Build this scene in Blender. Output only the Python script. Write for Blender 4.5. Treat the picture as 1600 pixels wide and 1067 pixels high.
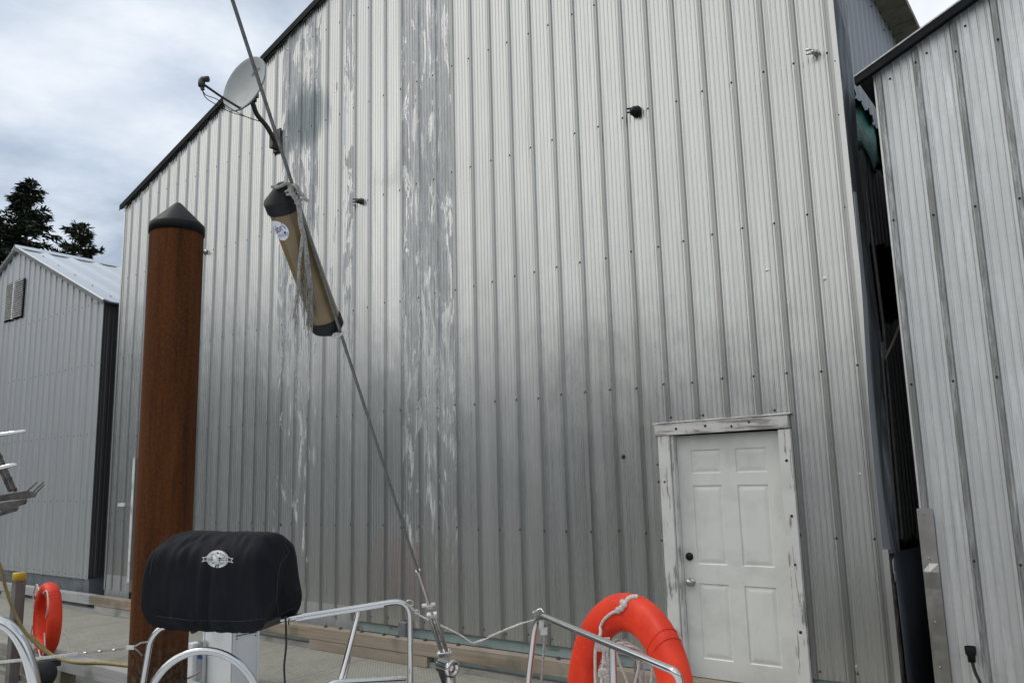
import bpy, bmesh, math, random
from mathutils import Vector, Matrix, noise
from mathutils.bvhtree import BVHTree
R_ = math.radians
for o in list(bpy.data.objects): bpy.data.objects.remove(o)
S = bpy.context.scene
COL = S.collection
random.seed(7)
rnd = random.Random(11)

# ------------------------------------------------------------------ camera
YAW, PITCH, ROLL, FPX = R_(36.78), R_(9.414), R_(-1.538), 1250.0
CAMP = Vector((0, 0, 2.0))
fw = Vector((-math.sin(YAW)*math.cos(PITCH), math.cos(YAW)*math.cos(PITCH), math.sin(PITCH)))
rt0 = Vector((math.cos(YAW), math.sin(YAW), 0)); up0 = rt0.cross(fw)
RT = rt0*math.cos(ROLL) + up0*math.sin(ROLL)
UP = -rt0*math.sin(ROLL) + up0*math.cos(ROLL)
cam = bpy.data.cameras.new('camera'); camo = bpy.data.objects.new('camera', cam); COL.objects.link(camo)
m = Matrix.Identity(4)
for i, v in enumerate((RT, UP, -fw)):
    for j in range(3): m[j][i] = v[j]
m.translation = CAMP
camo.matrix_world = m
cam.sensor_width = 36; cam.lens = FPX/1600*36; cam.clip_start = .05; cam.clip_end = 3000
S.camera = camo
S.render.resolution_x = 1024; S.render.resolution_y = 682

# ------------------------------------------------------------------ sky and light
W = bpy.data.worlds.new('World'); S.world = W; W.use_nodes = True
SUN_EL, SUN_AZ = 54, 243            # azimuth clockwise from +Y
def build_world():
    nt = W.node_tree; nt.nodes.clear(); N = nt.nodes.new; L = nt.links.new
    out = N('ShaderNodeOutputWorld'); bg = N('ShaderNodeBackground'); L(bg.outputs[0], out.inputs[0])
    sky = N('ShaderNodeTexSky'); sky.sky_type = 'NISHITA'; sky.sun_disc = False
    sky.sun_elevation = R_(SUN_EL); sky.sun_rotation = R_(SUN_AZ)
    tc = N('ShaderNodeTexCoord'); sep = N('ShaderNodeSeparateXYZ'); L(tc.outputs['Generated'], sep.inputs[0])
    mx = N('ShaderNodeMath'); mx.operation = 'MAXIMUM'; L(sep.outputs[2], mx.inputs[0]); mx.inputs[1].default_value = 0
    ad = N('ShaderNodeMath'); ad.operation = 'ADD'; L(mx.outputs[0], ad.inputs[0]); ad.inputs[1].default_value = .22
    cb = N('ShaderNodeCombineXYZ')
    for i in (0, 1, 2): L(ad.outputs[0], cb.inputs[i])
    dv = N('ShaderNodeVectorMath'); dv.operation = 'DIVIDE'; L(tc.outputs['Generated'], dv.inputs[0]); L(cb.outputs[0], dv.inputs[1])
    n1 = N('ShaderNodeTexNoise'); n1.inputs['Scale'].default_value = 1.25; n1.inputs['Detail'].default_value = 7; n1.inputs['Roughness'].default_value = .55; n1.inputs['Distortion'].default_value = .25
    L(dv.outputs[0], n1.inputs['Vector'])
    n2 = N('ShaderNodeTexNoise'); n2.inputs['Scale'].default_value = 2.6; n2.inputs['Detail'].default_value = 5
    o2 = N('ShaderNodeVectorMath'); o2.operation = 'ADD'; L(dv.outputs[0], o2.inputs[0]); o2.inputs[1].default_value = (3.1, 7.7, 0); L(o2.outputs[0], n2.inputs['Vector'])
    # cloud brightness: blue grey bellies to pale white
    r1 = N('ShaderNodeValToRGB'); L(n1.outputs[0], r1.inputs[0])
    e = r1.color_ramp.elements; e[0].position = .40; e[0].color = (.33, .40, .50, 1); e[1].position = .60; e[1].color = (.80, .83, .87, 1)
    k = e.new(.50); k.color = (.58, .64, .72, 1)
    # thin veil lets the sky through
    mix = N('ShaderNodeMix'); mix.data_type = 'RGBA'
    sc = N('ShaderNodeVectorMath'); sc.operation = 'SCALE'; L(sky.outputs[0], sc.inputs[0]); sc.inputs['Scale'].default_value = .1
    mr = N('ShaderNodeMapRange'); L(n2.outputs[0], mr.inputs[0]); mr.inputs[1].default_value = .35; mr.inputs[2].default_value = .55; mr.inputs[3].default_value = .72; mr.inputs[4].default_value = 1
    L(mr.outputs[0], mix.inputs[0]); L(sc.outputs[0], mix.inputs[6]); L(r1.outputs[0], mix.inputs[7])
    # unseen warm glow added behind the camera to brighten the siding's reflection
    az = R_(215); el = R_(32)         # south west, apart from the sun and outside the view
    d = N('ShaderNodeVectorMath'); d.operation = 'DOT_PRODUCT'; L(tc.outputs['Generated'], d.inputs[0])
    d.inputs[1].default_value = (math.sin(az)*math.cos(el), math.cos(az)*math.cos(el), math.sin(el))
    g = N('ShaderNodeMapRange'); L(d.outputs['Value'], g.inputs[0]); g.inputs[1].default_value = .35; g.inputs[2].default_value = 1; g.inputs[3].default_value = 0; g.inputs[4].default_value = 1
    g.interpolation_type = 'SMOOTHSTEP'
    gm = N('ShaderNodeMix'); gm.data_type = 'RGBA'; gm.blend_type = 'ADD'; L(g.outputs[0], gm.inputs[0]); L(mix.outputs[2], gm.inputs[6]); gm.inputs[7].default_value = (.50, .44, .33, 1)
    L(gm.outputs[2], bg.inputs[0]); bg.inputs[1].default_value = 1.2
build_world()
sl = bpy.data.lights.new('sun', 'SUN'); sl.energy = .8; sl.angle = R_(14); sl.color = (1, .95, .88)
so = bpy.data.objects.new('sun', sl); COL.objects.link(so)
az = R_(SUN_AZ); el = R_(SUN_EL)
sd = Vector((math.sin(az)*math.cos(el), math.cos(az)*math.cos(el), math.sin(el)))
so.rotation_euler = sd.to_track_quat('Z', 'Y').to_euler(); so.location = (0, 0, 30)
S.view_settings.view_transform = 'Standard'; S.view_settings.look = 'None'; S.view_settings.exposure = .06; S.view_settings.gamma = 1

# ------------------------------------------------------------------ helpers
def ray(x, y): return fw + RT*((x-800)/FPX) - UP*((y-533.5)/FPX)
def at(x, y, t): return CAMP + ray(x, y)*t
def onY(x, y, Y): d = ray(x, y); return CAMP + d*(Y/d.y)
def onX(x, y, X): d = ray(x, y); return CAMP + d*(X/d.x)
def onZ(x, y, Z): d = ray(x, y); return CAMP + d*((Z-2.0)/d.z)

class MB:
    def __init__(s): s.v = []; s.f = []; s.m = []; s.sm = []
    def add(s, vs, fs, mi=0, smooth=False):
        b = len(s.v); s.v += [Vector(v) for v in vs]
        for f in fs: s.f.append([b+i for i in f]); s.m.append(mi); s.sm.append(smooth)
    def hexa(s, c, mi=0):      # 8 corners: 4 bottom ccw, 4 top
        s.add(c, [(3, 2, 1, 0), (4, 5, 6, 7), (0, 1, 5, 4), (1, 2, 6, 5), (2, 3, 7, 6), (3, 0, 4, 7)], mi)
    def box(s, x0, x1, y0, y1, z0, z1, mi=0, bev=0):
        if bev:
            bm = bmesh.new(); bmesh.ops.create_cube(bm, size=1)
            for v in bm.verts: v.co = Vector(((x0+x1)/2+v.co.x*(x1-x0), (y0+y1)/2+v.co.y*(y1-y0), (z0+z1)/2+v.co.z*(z1-z0)))
            bmesh.ops.bevel(bm, geom=bm.edges[:], offset=bev, segments=2, affect='EDGES', profile=.5)
            bm.verts.index_update(); s.add([v.co.copy() for v in bm.verts], [[v.index for v in f.verts] for f in bm.faces], mi); bm.free(); return
        s.hexa([(x0, y0, z0), (x1, y0, z0), (x1, y1, z0), (x0, y1, z0), (x0, y0, z1), (x1, y0, z1), (x1, y1, z1), (x0, y1, z1)], mi)
    def obox(s, c, ax, ay, az_, bev=0, mi=0):   # oriented box, half vectors
        c = Vector(c); ax = Vector(ax); ay = Vector(ay); az_ = Vector(az_)
        s2 = MB(); s2.box(-1, 1, -1, 1, -1, 1) if not bev else None
        if bev:
            lx, ly, lz = ax.length, ay.length, az_.length
            s2.box(-lx, lx, -ly, ly, -lz, lz, 0, bev)
            s.add([c+ax.normalized()*v.x+ay.normalized()*v.y+az_.normalized()*v.z for v in s2.v], s2.f, mi)
        else: s.add([c+ax*v.x+ay*v.y+az_*v.z for v in s2.v], s2.f, mi)
    def tube(s, pts, r, seg=10, mi=0, caps=True, closed=False):
        pts = [Vector(p) for p in pts]; n = len(pts)
        rs = r if isinstance(r, (list, tuple)) else [r]*n
        tan = []
        for i in range(n):
            a = pts[(i-1) % n] if (closed or i > 0) else pts[i]; b = pts[(i+1) % n] if (closed or i < n-1) else pts[i]
            d = (b-a); tan.append(d.normalized() if d.length > 1e-9 else Vector((0, 0, 1)))
        ref = Vector((0, 0, 1)) if abs(tan[0].z) < .9 else Vector((1, 0, 0))
        nrm = (ref - tan[0]*ref.dot(tan[0])).normalized(); vs = []
        for i in range(n):
            nrm = (nrm - tan[i]*nrm.dot(tan[i])).normalized(); bi = tan[i].cross(nrm)
            for k in range(seg):
                a = 2*math.pi*k/seg; vs.append(pts[i] + (nrm*math.cos(a)+bi*math.sin(a))*rs[i])
        fs = []
        for i in range(n if closed else n-1):
            j = (i+1) % n
            for k in range(seg): fs.append((i*seg+k, i*seg+(k+1) % seg, j*seg+(k+1) % seg, j*seg+k))
        s.add(vs, fs, mi, True)
        if caps and not closed:
            s.add(vs[:seg], [tuple(range(seg))[::-1]], mi); s.add(vs[-seg:], [tuple(range(seg))], mi)
    def lathe(s, prof, c, axis=(0, 0, 1), seg=32, mi=0):   # prof: (r, h) along axis
        ax = Vector(axis).normalized(); ref = Vector((1, 0, 0)) if abs(ax.x) < .9 else Vector((0, 1, 0))
        u = (ref-ax*ref.dot(ax)).normalized(); v = ax.cross(u); c = Vector(c); vs = []
        for r, h in prof:
            for k in range(seg):
                a = 2*math.pi*k/seg; vs.append(c+ax*h+(u*math.cos(a)+v*math.sin(a))*max(r, 1e-4))
        fs = [(i*seg+k, i*seg+(k+1) % seg, (i+1)*seg+(k+1) % seg, (i+1)*seg+k) for i in range(len(prof)-1) for k in range(seg)]
        s.add(vs, fs, mi, True)
    def poly_prism(s, pts, off, mi=0):        # flat polygon with thickness vector off
        n = len(pts); pts = [Vector(p) for p in pts]; off = Vector(off)
        s.add(pts+[p+off for p in pts], [tuple(range(n))[::-1], tuple(range(n, 2*n))]+[(i, (i+1) % n, n+(i+1) % n, n+i) for i in range(n)], mi)
    def merge(s, o, mi=None):
        b = len(s.v); s.v += o.v
        for f, m_, q in zip(o.f, o.m, o.sm): s.f.append([b+i for i in f]); s.m.append(m_ if mi is None else mi); s.sm.append(q)

def wloc(o):
    v = Vector(o.location)
    while o.parent: o = o.parent; v += Vector(o.location)
    return v
def build(name, mb, mats, parent=None, origin=None, auto=0):
    me = bpy.data.meshes.new(name)
    off = wloc(parent) if parent else (Vector(origin) if origin else Vector((0, 0, 0)))
    me.from_pydata([v-off for v in mb.v], [], mb.f); me.validate()
    for m_ in (mats if isinstance(mats, (list, tuple)) else [mats]): me.materials.append(m_)
    if len(me.polygons) == len(mb.f):
        me.polygons.foreach_set('material_index', mb.m); me.polygons.foreach_set('use_smooth', mb.sm)
    bm = bmesh.new(); bm.from_mesh(me); bmesh.ops.recalc_face_normals(bm, faces=bm.faces); bm.to_mesh(me); bm.free()
    me.update()
    o = bpy.data.objects.new(name, me); COL.objects.link(o)
    if parent: o.parent = parent
    else: o.location = off
    return o
def build_split(name, mb, mats, parent):
    p = list(range(len(mb.v)))
    def f(i):
        while p[i] != i: p[i] = p[p[i]]; i = p[i]
        return i
    for fc in mb.f:
        for i in fc[1:]: p[f(i)] = f(fc[0])
    # verts shared by position belong together
    seen = {}
    for i, v in enumerate(mb.v):
        k = (round(v.x, 5), round(v.y, 5), round(v.z, 5))
        if k in seen: p[f(i)] = f(seen[k])
        else: seen[k] = i
    parts = {}
    for fi, fc in enumerate(mb.f): parts.setdefault(f(fc[0]), []).append(fi)
    out = []
    for fl_ in parts.values():
        q = MB(); ids = {}
        for fi in fl_:
            for i in mb.f[fi]:
                if i not in ids: ids[i] = len(q.v); q.v.append(mb.v[i])
            q.f.append([ids[i] for i in mb.f[fi]]); q.m.append(mb.m[fi]); q.sm.append(mb.sm[fi])
        out.append(build(name, q, mats, parent))
    return out
def tag(o, label, cat, group=None):
    o['label'] = label; o['category'] = cat
    if group: o['group'] = group
    return o
def struct(o, kind='structure'): o['kind'] = kind; return o
def thing(name, loc, label, cat, group=None):
    o = bpy.data.objects.new(name, None); COL.objects.link(o); o.location = loc; o.empty_display_size = .2
    return tag(o, label, cat, group)
def smooth_path(pts, n=8):                    # Catmull-Rom
    pts = [Vector(p) for p in pts]; P = [pts[0]*2-pts[1]]+pts+[pts[-1]*2-pts[-2]]; out = []
    for i in range(1, len(P)-2):
        for k in range(n):
            t = k/n; a, b, c, d = P[i-1:i+3]
            out.append(.5*((2*b)+(c-a)*t+(2*a-5*b+4*c-d)*t*t+(3*b-a-3*c+d)*t**3))
    out.append(pts[-1]); return out
def bend_path(pts, r=.05, n=6):               # straight tube runs with rounded corners
    pts = [Vector(p) for p in pts]; out = [pts[0]]
    for i in range(1, len(pts)-1):
        a, b, c = pts[i-1:i+2]; rr = min(r, (a-b).length*.45, (c-b).length*.45)
        p0 = b+(a-b).normalized()*rr; p2 = b+(c-b).normalized()*rr
        for k in range(n+1):
            t = k/n; out.append(p0*(1-t)**2+b*2*t*(1-t)+p2*t*t)
    out.append(pts[-1]); return out
def text_mb(txt, size, org, ux, uy, depth=.0006, squash=1.0):
    cu = bpy.data.curves.new('t', 'FONT'); cu.body = txt; cu.size = size; cu.align_x = 'CENTER'; cu.align_y = 'CENTER'
    o = bpy.data.objects.new('t', cu); COL.objects.link(o); bpy.context.view_layer.update()
    me = bpy.data.meshes.new_from_object(o.evaluated_get(bpy.context.evaluated_depsgraph_get()))
    ux = Vector(ux).normalized(); uy = Vector(uy).normalized(); nn = ux.cross(uy); mb = MB(); org = Vector(org)
    mb.add([org+ux*v.co.x*squash+uy*v.co.y+nn*depth for v in me.vertices], [tuple(p.vertices) for p in me.polygons])
    bpy.data.objects.remove(o); bpy.data.curves.remove(cu); return mb

# ------------------------------------------------------------------ materials
class NT:
    def __init__(s, name):
        s.mat = bpy.data.materials.new(name); s.mat.use_nodes = True; s.nt = s.mat.node_tree; s.nt.nodes.clear()
        s.out = s.n('ShaderNodeOutputMaterial'); s.b = s.n('ShaderNodeBsdfPrincipled'); s.l(s.b.outputs[0], s.out.inputs[0])
    def n(s, t): return s.nt.nodes.new(t)
    def l(s, a, b): s.nt.links.new(a, b)
    def val(s, sock, v):
        if hasattr(v, 'links') or isinstance(v, bpy.types.NodeSocket): s.l(v, sock)
        else: sock.default_value = v
    def math(s, op, a, b=0, c=None, clamp=False):
        k = s.n('ShaderNodeMath'); k.operation = op; k.use_clamp = clamp; s.val(k.inputs[0], a); s.val(k.inputs[1], b)
        if c is not None: s.val(k.inputs[2], c)
        return k.outputs[0]
    def pos(s): return s.n('ShaderNodeNewGeometry').outputs['Position']
    def obj(s): return s.n('ShaderNodeTexCoord').outputs['Object']
    def scale(s, v, sc, off=(0, 0, 0)):
        k = s.n('ShaderNodeMapping'); s.l(v, k.inputs[0]); k.inputs['Scale'].default_value = sc; k.inputs['Location'].default_value = off; return k.outputs[0]
    def noise(s, v, sc=1, det=4, ro=.5, dist=0):
        k = s.n('ShaderNodeTexNoise'); s.l(v, k.inputs['Vector']); k.inputs['Scale'].default_value = sc; k.inputs['Detail'].default_value = det
        k.inputs['Roughness'].default_value = ro; k.inputs['Distortion'].default_value = dist; return k.outputs[0]
    def rng(s, v, a, b, c=0., d=1., smooth=False):
        k = s.n('ShaderNodeMapRange'); s.l(v, k.inputs[0])
        for i, q in enumerate((a, b, c, d)): s.val(k.inputs[i+1], q)
        if smooth: k.interpolation_type = 'SMOOTHSTEP'
        return k.outputs[0]
    def mix(s, f, a, b, mode='MIX'):
        k = s.n('ShaderNodeMix'); k.data_type = 'RGBA'; k.blend_type = mode; s.val(k.inputs[0], f)
        s.val(k.inputs[6], a if not isinstance(a, tuple) else (*a, 1)[:4]); s.val(k.inputs[7], b if not isinstance(b, tuple) else (*b, 1)[:4]); return k.outputs[2]
    def mixf(s, f, a, b):
        k = s.n('ShaderNodeMix'); s.val(k.inputs[0], f); s.val(k.inputs[2], a); s.val(k.inputs[3], b); return k.outputs[0]
    def bump(s, h, st=.3, dist=.01, prev=None):
        k = s.n('ShaderNodeBump'); s.l(h, k.inputs['Height']); k.inputs['Strength'].default_value = st; k.inputs['Distance'].default_value = dist
        if prev is not None: s.l(prev, k.inputs['Normal'])
        return k.outputs[0]
    def set(s, **k):
        for a, v in k.items():
            key = {'col': 'Base Color', 'rough': 'Roughness', 'metal': 'Metallic', 'nrm': 'Normal', 'spec': 'Specular IOR Level', 'coat': 'Coat Weight', 'sheen': 'Sheen Weight', 'alpha': 'Alpha', 'trans': 'Transmission Weight'}[a]
            if isinstance(v, tuple): v = (*v, 1)[:4]
            s.val(s.b.inputs[key], v)
        return s.mat

def mat_simple(name, col, rough=.5, metal=0, var=.12, sc=12, bump=.1, bd=.003, spec=.5, stretch=(1, 1, 1)):
    t = NT(name); p = t.scale(t.obj(), stretch); n = t.noise(p, sc, 5, .6)
    c2 = tuple(c*(1-var*2) for c in col); c1 = tuple(min(1, c*(1+var)) for c in col)
    n2 = t.noise(p, sc*6, 3)
    return t.set(col=t.mix(t.rng(n, .3, .7), c2, c1), rough=t.rng(n2, .3, .7, rough*.85, min(1, rough*1.15)), metal=metal, spec=spec, nrm=t.bump(n2, bump, bd))

RIB0, PITCHR = -10.217, .2721
def mat_siding(name, base, dirty, rough, metal, patches=False, mottled=0., wave=.5, streak=.5, ribshade=0):
    t = NT(name); P = t.pos(); sep = t.n('ShaderNodeSeparateXYZ'); t.l(P, sep.inputs[0]); X, Y, Z = sep.outputs
    st = t.noise(t.scale(P, (22, 22, .35)), 1, 5, .6)
    st2 = t.noise(t.scale(P, (90, 90, .9)), 1, 3, .6)
    big = t.noise(t.scale(P, (.5, .5, .35)), 1, 3)
    mot = t.noise(t.scale(P, (24, 24, 3.2)), 1, 7, .75)
    bay = t.math('FLOOR', t.math('DIVIDE', t.math('SUBTRACT', X, RIB0), PITCHR*3))
    wn = t.n('ShaderNodeTexWhiteNoise'); wn.noise_dimensions = '1D'; t.l(bay, wn.inputs['W'])
    c = t.mix(t.rng(st, .25, .75), dirty, base)
    c = t.mix(t.math('MULTIPLY', t.rng(st2, .35, .7), streak), c, tuple(q*.72 for q in base))
    c = t.mix(t.math('MULTIPLY', wn.outputs['Value'], .35), c, (base[0]*.80, base[1]*.82, base[2]*.84))
    c = t.mix(t.rng(big, .35, .7, 0, .35), c, tuple(q*.78 for q in base))
    if ribshade:  # shade and dim reflection on the ribs, painted as dark bands
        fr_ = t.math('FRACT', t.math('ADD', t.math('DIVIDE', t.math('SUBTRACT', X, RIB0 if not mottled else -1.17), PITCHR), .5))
        c = t.mix(t.math('MULTIPLY', t.rng(t.math('ABSOLUTE', t.math('SUBTRACT', fr_, .5)), .085, .10, 1, 0), ribshade), c, (.19, .195, .19))
    ro = t.math('ADD', t.rng(st, .3, .7, rough-.03, rough+.06), t.rng(st2, .3, .7, -.02, .04))
    me = metal
    if mottled:
        mk = t.rng(mot, .42, .62)
        mk2 = t.noise(t.scale(P, (9, 9, .7)), 1, 4, .6)
        c = t.mix(t.math('MULTIPLY', t.math('MULTIPLY', mk, mottled), t.rng(mk2, .35, .65)), c, (.76, .78, .80))
        c = t.mix(t.math('MULTIPLY', t.rng(t.noise(t.scale(P, (8, 8, 30)), 1, 4), .5, .7), .09), c, (.34, .36, .38))
    if patches:
        # strips of siding whose lacquer has peeled and chalked (wear of the sheets themselves)
        def strip(c0, hw): return t.math('COMPARE', X, c0, hw)
        w = t.math('MAXIMUM', strip(-6.00, .395), t.math('MULTIPLY', strip(-8.31, .41), .96))
        w = t.math('MAXIMUM', w, t.math('MULTIPLY', strip(-7.33, .105), .93))
        w = t.math('MAXIMUM', w, t.math('MULTIPLY', strip(-11.0, .5), .80))
        w = t.math('MAXIMUM', w, t.math('MULTIPLY', strip(-7.62, .1), .82))
        pk = t.noise(t.scale(P, (6.5, 6.5, 1.15), (.3, 0, 2.2)), 1, 7, .68, 1.1)
        zf = t.rng(Z, .7, 4.6, -.13, .045)
        thr = t.math('SUBTRACT', t.math('ADD', .475, t.math('MULTIPLY', t.math('SUBTRACT', 1, w), 1.0)), zf)
        m1 = t.rng(t.math('SUBTRACT', pk, thr), 0, .025)
        fl = t.noise(t.scale(P, (26, 26, 3.0)), 1, 6, .75, .6)
        grey = t.mix(t.rng(fl, .45, .62), (.38, .39, .40), (.52, .53, .53))
        chalk = t.rng(t.math('SUBTRACT', fl, t.rng(Z, 1.5, 6.5, .49, .545)), 0, .05)
        grey = t.mix(chalk, grey, (.62, .635, .645))
        edge = t.math('MULTIPLY', t.rng(t.math('ABSOLUTE', t.math('SUBTRACT', pk, thr)), 0, .012, 1, 0), t.math('GREATER_THAN', w, .5))
        c = t.mix(m1, c, grey); c = t.mix(t.math('MULTIPLY', edge, .8), c, (.72, .73, .73))
        me = t.mixf(m1, metal, t.mixf(chalk, .5, .05)); ro = t.mixf(m1, ro, t.mixf(chalk, .5, .8))
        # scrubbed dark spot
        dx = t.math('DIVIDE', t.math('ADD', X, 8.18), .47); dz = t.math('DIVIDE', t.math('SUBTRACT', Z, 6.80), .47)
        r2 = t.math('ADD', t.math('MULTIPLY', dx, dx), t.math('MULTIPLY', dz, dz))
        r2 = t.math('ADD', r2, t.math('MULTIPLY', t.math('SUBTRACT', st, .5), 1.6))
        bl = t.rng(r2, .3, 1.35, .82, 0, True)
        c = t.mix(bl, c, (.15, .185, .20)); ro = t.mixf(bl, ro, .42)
        # dirt runs below the fasteners
        u_ = t.math('FRACT', t.math('DIVIDE', t.math('SUBTRACT', 1.45, Z), 1.277))
        fx_ = t.math('FRACT', t.math('DIVIDE', t.math('SUBTRACT', X, RIB0-.021), PITCHR))
        nx = t.math('MINIMUM', fx_, t.math('SUBTRACT', 1, fx_))
        run = t.math('MULTIPLY', t.rng(nx, .012, .03, 1, 0), t.rng(t.math('ADD', u_, t.math('MULTIPLY', t.noise(t.scale(P, (4, 4, .1)), 1, 2), .5)), .22, .42, .8, 0))
        c = t.mix(run, c, (.16, .13, .10)); me = t.mixf(run, me, .3)
        # rust and dirt weeping at a few fasteners
        rs = t.math('MULTIPLY', t.rng(t.noise(t.scale(P, (55, 55, .5), (4, 0, 1)), 1, 3), .66, .74), .55)
        c = t.mix(rs, c, (.27, .21, .15)); me = t.mixf(rs, me, .1)
    h = t.noise(t.scale(P, (2.4, 2.4, .9)), 1, 3)
    h = t.math('ADD', h, t.math('MULTIPLY', t.noise(t.scale(P, (2.6, 2.6, .12)), 1, 2), .8))
    ro = t.math('ADD', ro, t.math('MULTIPLY', t.math('SUBTRACT', wn.outputs['Value'], .5), .08))
    b1 = t.bump(h, wave, .02); b2 = t.bump(t.noise(t.scale(P, (40, 40, 2.5)), 1, 4), .12, .003, b1)
    return t.set(col=c, rough=ro, metal=me, nrm=b2)

def mat_paint_wood(name, paint=(.62, .62, .60), wood=(.23, .21, .19), bare=.5, sx=(30, 30, 1.6), rough=.75):
    t = NT(name); P = t.obj(); a = t.noise(t.scale(P, sx), 1, 7, .7, .5); b = t.noise(P, 5, 3)
    g = t.noise(t.scale(P, (sx[0]*3, sx[1]*3, sx[2]*1.5)), 1, 4)
    m_ = t.rng(t.math('ADD', a, t.math('MULTIPLY', t.math('SUBTRACT', b, .5), .5)), bare, bare+.05)
    w = t.mix(t.rng(g, .3, .7), tuple(q*.6 for q in wood), wood)
    return t.set(col=t.mix(m_, w, t.mix(t.rng(b, .3, .7), tuple(q*.82 for q in paint), paint)), rough=rough, nrm=t.bump(t.math('ADD', a, t.math('MULTIPLY', g, .5)), .5, .004))

def mat_timber(name, c1, c2, ax='X', ends=True):
    t = NT(name); P = t.obj(); s3 = {'X': (1.2, 40, 40), 'Z': (26, 26, 1.2)}[ax]
    a = t.noise(t.scale(P, s3), 1, 6, .65, .3); b = t.noise(t.scale(P, (1.5, 6, 6)), 1, 4, .6); k = t.noise(t.scale(P, (.6, 2, 2)), 1, 2)
    c = t.mix(t.rng(a, .3, .7), c1, c2); c = t.mix(t.rng(b, .5, .72, 0, .7), c, tuple(q*.45 for q in c1)); c = t.mix(t.rng(k, .4, .6, 0, .6), c, (c2[0]*.9, c2[1]*1.0, c2[2]*1.15))
    # green algae stain
    al = t.noise(P, 3.1, 4); c = t.mix(t.rng(al, .56, .70, 0, .55), c, (.10, .12, .085))
    return t.set(col=c, rough=.85, nrm=t.bump(a, .6, .006))

M = {}
M['wall'] = mat_siding('weathered_aluminium_siding', (.62, .62, .60), (.54, .545, .535), .25, .85, patches=True, ribshade=.6, wave=.75)
M['wall_left'] = mat_siding('dull_aluminium_siding', (.62, .64, .65), (.38, .40, .41), .46, .7, wave=.3, streak=.9)
M['wall_right'] = mat_siding('mottled_zinc_siding', (.68, .69, .69), (.52, .53, .54), .50, .65, mottled=.75, wave=.4, ribshade=.9)
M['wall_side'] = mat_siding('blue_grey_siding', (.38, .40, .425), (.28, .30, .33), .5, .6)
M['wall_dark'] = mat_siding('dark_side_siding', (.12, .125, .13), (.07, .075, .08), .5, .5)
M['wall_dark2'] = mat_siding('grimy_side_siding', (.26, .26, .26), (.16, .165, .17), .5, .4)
M['arm0'] = mat_simple('dull_grey_pipe', (.25, .26, .27), .5, .3)
M['roof'] = mat_siding('pale_roof_metal', (.74, .77, .80), (.62, .65, .68), .36, .55)
M['flash'] = mat_simple('slate_blue_flashing', (.15, .165, .18), .5, .3, .3, 5, .2, .01, stretch=(4, 4, .4))
M['galv'] = mat_simple('galvanised_flashing', (.50, .49, .47), .33, .95, .15, 3, .25, .01)
M['trim'] = mat_simple('dark_roof_edge', (.014, .015, .017), .7, 0, .2, 8, spec=.15)
M['olive'] = mat_simple('mossy_eave', (.16, .155, .11), .7, .1, .25, 6)
M['black'] = mat_simple('black_plastic', (.010, .011, .013), .5, 0, .2, 15, .1, spec=.25)
M['rubber'] = mat_simple('black_rubber', (.018, .018, .019), .7, 0, .2, 15, .2)
M['screw'] = mat_simple('rusty_screw', (.045, .035, .03), .7, .4, .3, 60)
M['steel'] = mat_simple('polished_stainless', (.60, .60, .59), .12, 1, .03, 8, .03, .002)
M['steel_d'] = mat_simple('dull_stainless', (.50, .49, .47), .3, 1, .15, 14, .1, .002)
M['wire'] = mat_simple('stranded_wire', (.17, .17, .165), .5, .7, .2, 90, .5, .001)
M['alu'] = mat_simple('brushed_aluminium', (.60, .61, .61), .3, 1, .06, 8, .05, .002)
M['grill'] = None
M['white'] = mat_simple('white_gelcoat', (.74, .76, .79), .35, 0, .04, 3)
M['teal'] = mat_paint_wood('faded_teal_paint', (.42, .53, .51), (.22, .27, .25), .34, (2, 20, 20), .7)
M['floatgrey'] = mat_simple('painted_grey_float', (.16, .18, .20), .6, 0, .2, 4)
M['pale'] = mat_simple('white_painted_metal', (.62, .63, .62), .5, 0, .2, 14)
M['doorframe'] = mat_paint_wood('peeling_white_frame', (.68, .68, .66), (.30, .29, .275), .385, (34, 34, 2.2))
M['doorhead'] = mat_paint_wood('peeling_white_header', (.62, .61, .59), (.34, .32, .305), .42, (2.2, 34, 34))
M['timber'] = mat_timber('weathered_timber', (.17, .12, .075), (.37, .295, .22))
M['timber_top'] = mat_timber('grey_weathered_timber', (.25, .24, .22), (.42, .40, .37))
M['post'] = mat_timber('post_timber', (.12, .105, .09), (.22, .20, .175), 'Z')
M['yellow'] = mat_simple('yellow_paint', (.62, .41, .035), .5, 0, .15, 10)
def mat_orange():
    t = NT('orange_plastic'); P = t.obj(); n = t.noise(P, 5, 4, .6); sc_ = t.noise(t.scale(P, (30, 30, 60)), 1, 6, .75, .6); b = t.noise(P, 14, 5, .7)
    c = t.mix(t.rng(n, .35, .65), (.62, .030, .010), (.80, .055, .016)); c = t.mix(t.rng(sc_, .60, .68, 0, .45), c, (.80, .22, .12)); c = t.mix(t.rng(b, .60, .75, 0, .5), c, (.30, .035, .018))
    return t.set(col=c, rough=t.rng(b, .35, .65, .4, .62), spec=.3, nrm=t.bump(b, .12, .004))
M['orange'] = mat_orange()
M['ropew'] = mat_simple('white_rope', (.74, .71, .66), .9, 0, .2, 160, 1, .003)
M['ropeg'] = mat_simple('weathered_grey_rope', (.45, .44, .41), .9, 0, .3, 120, 1, .004)
M['ropey'] = mat_simple('tan_mooring_rope', (.50, .38, .17), .9, 0, .25, 120, 1, .003)
M['cord'] = mat_simple('black_cord', (.015, .015, .016), .6, 0, .1, 30)
M['tarp'] = mat_simple('green_tarp', (.016, .24, .17), .55, 0, .35, 9, .6, .02)
M['darkply'] = mat_simple('rotten_plywood', (.10, .09, .08), .9, 0, .5, 25, .6, .01)
M['wood'] = mat_simple('bare_stick', (.34, .27, .24), .8, 0, .2, 20, .3)
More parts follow.
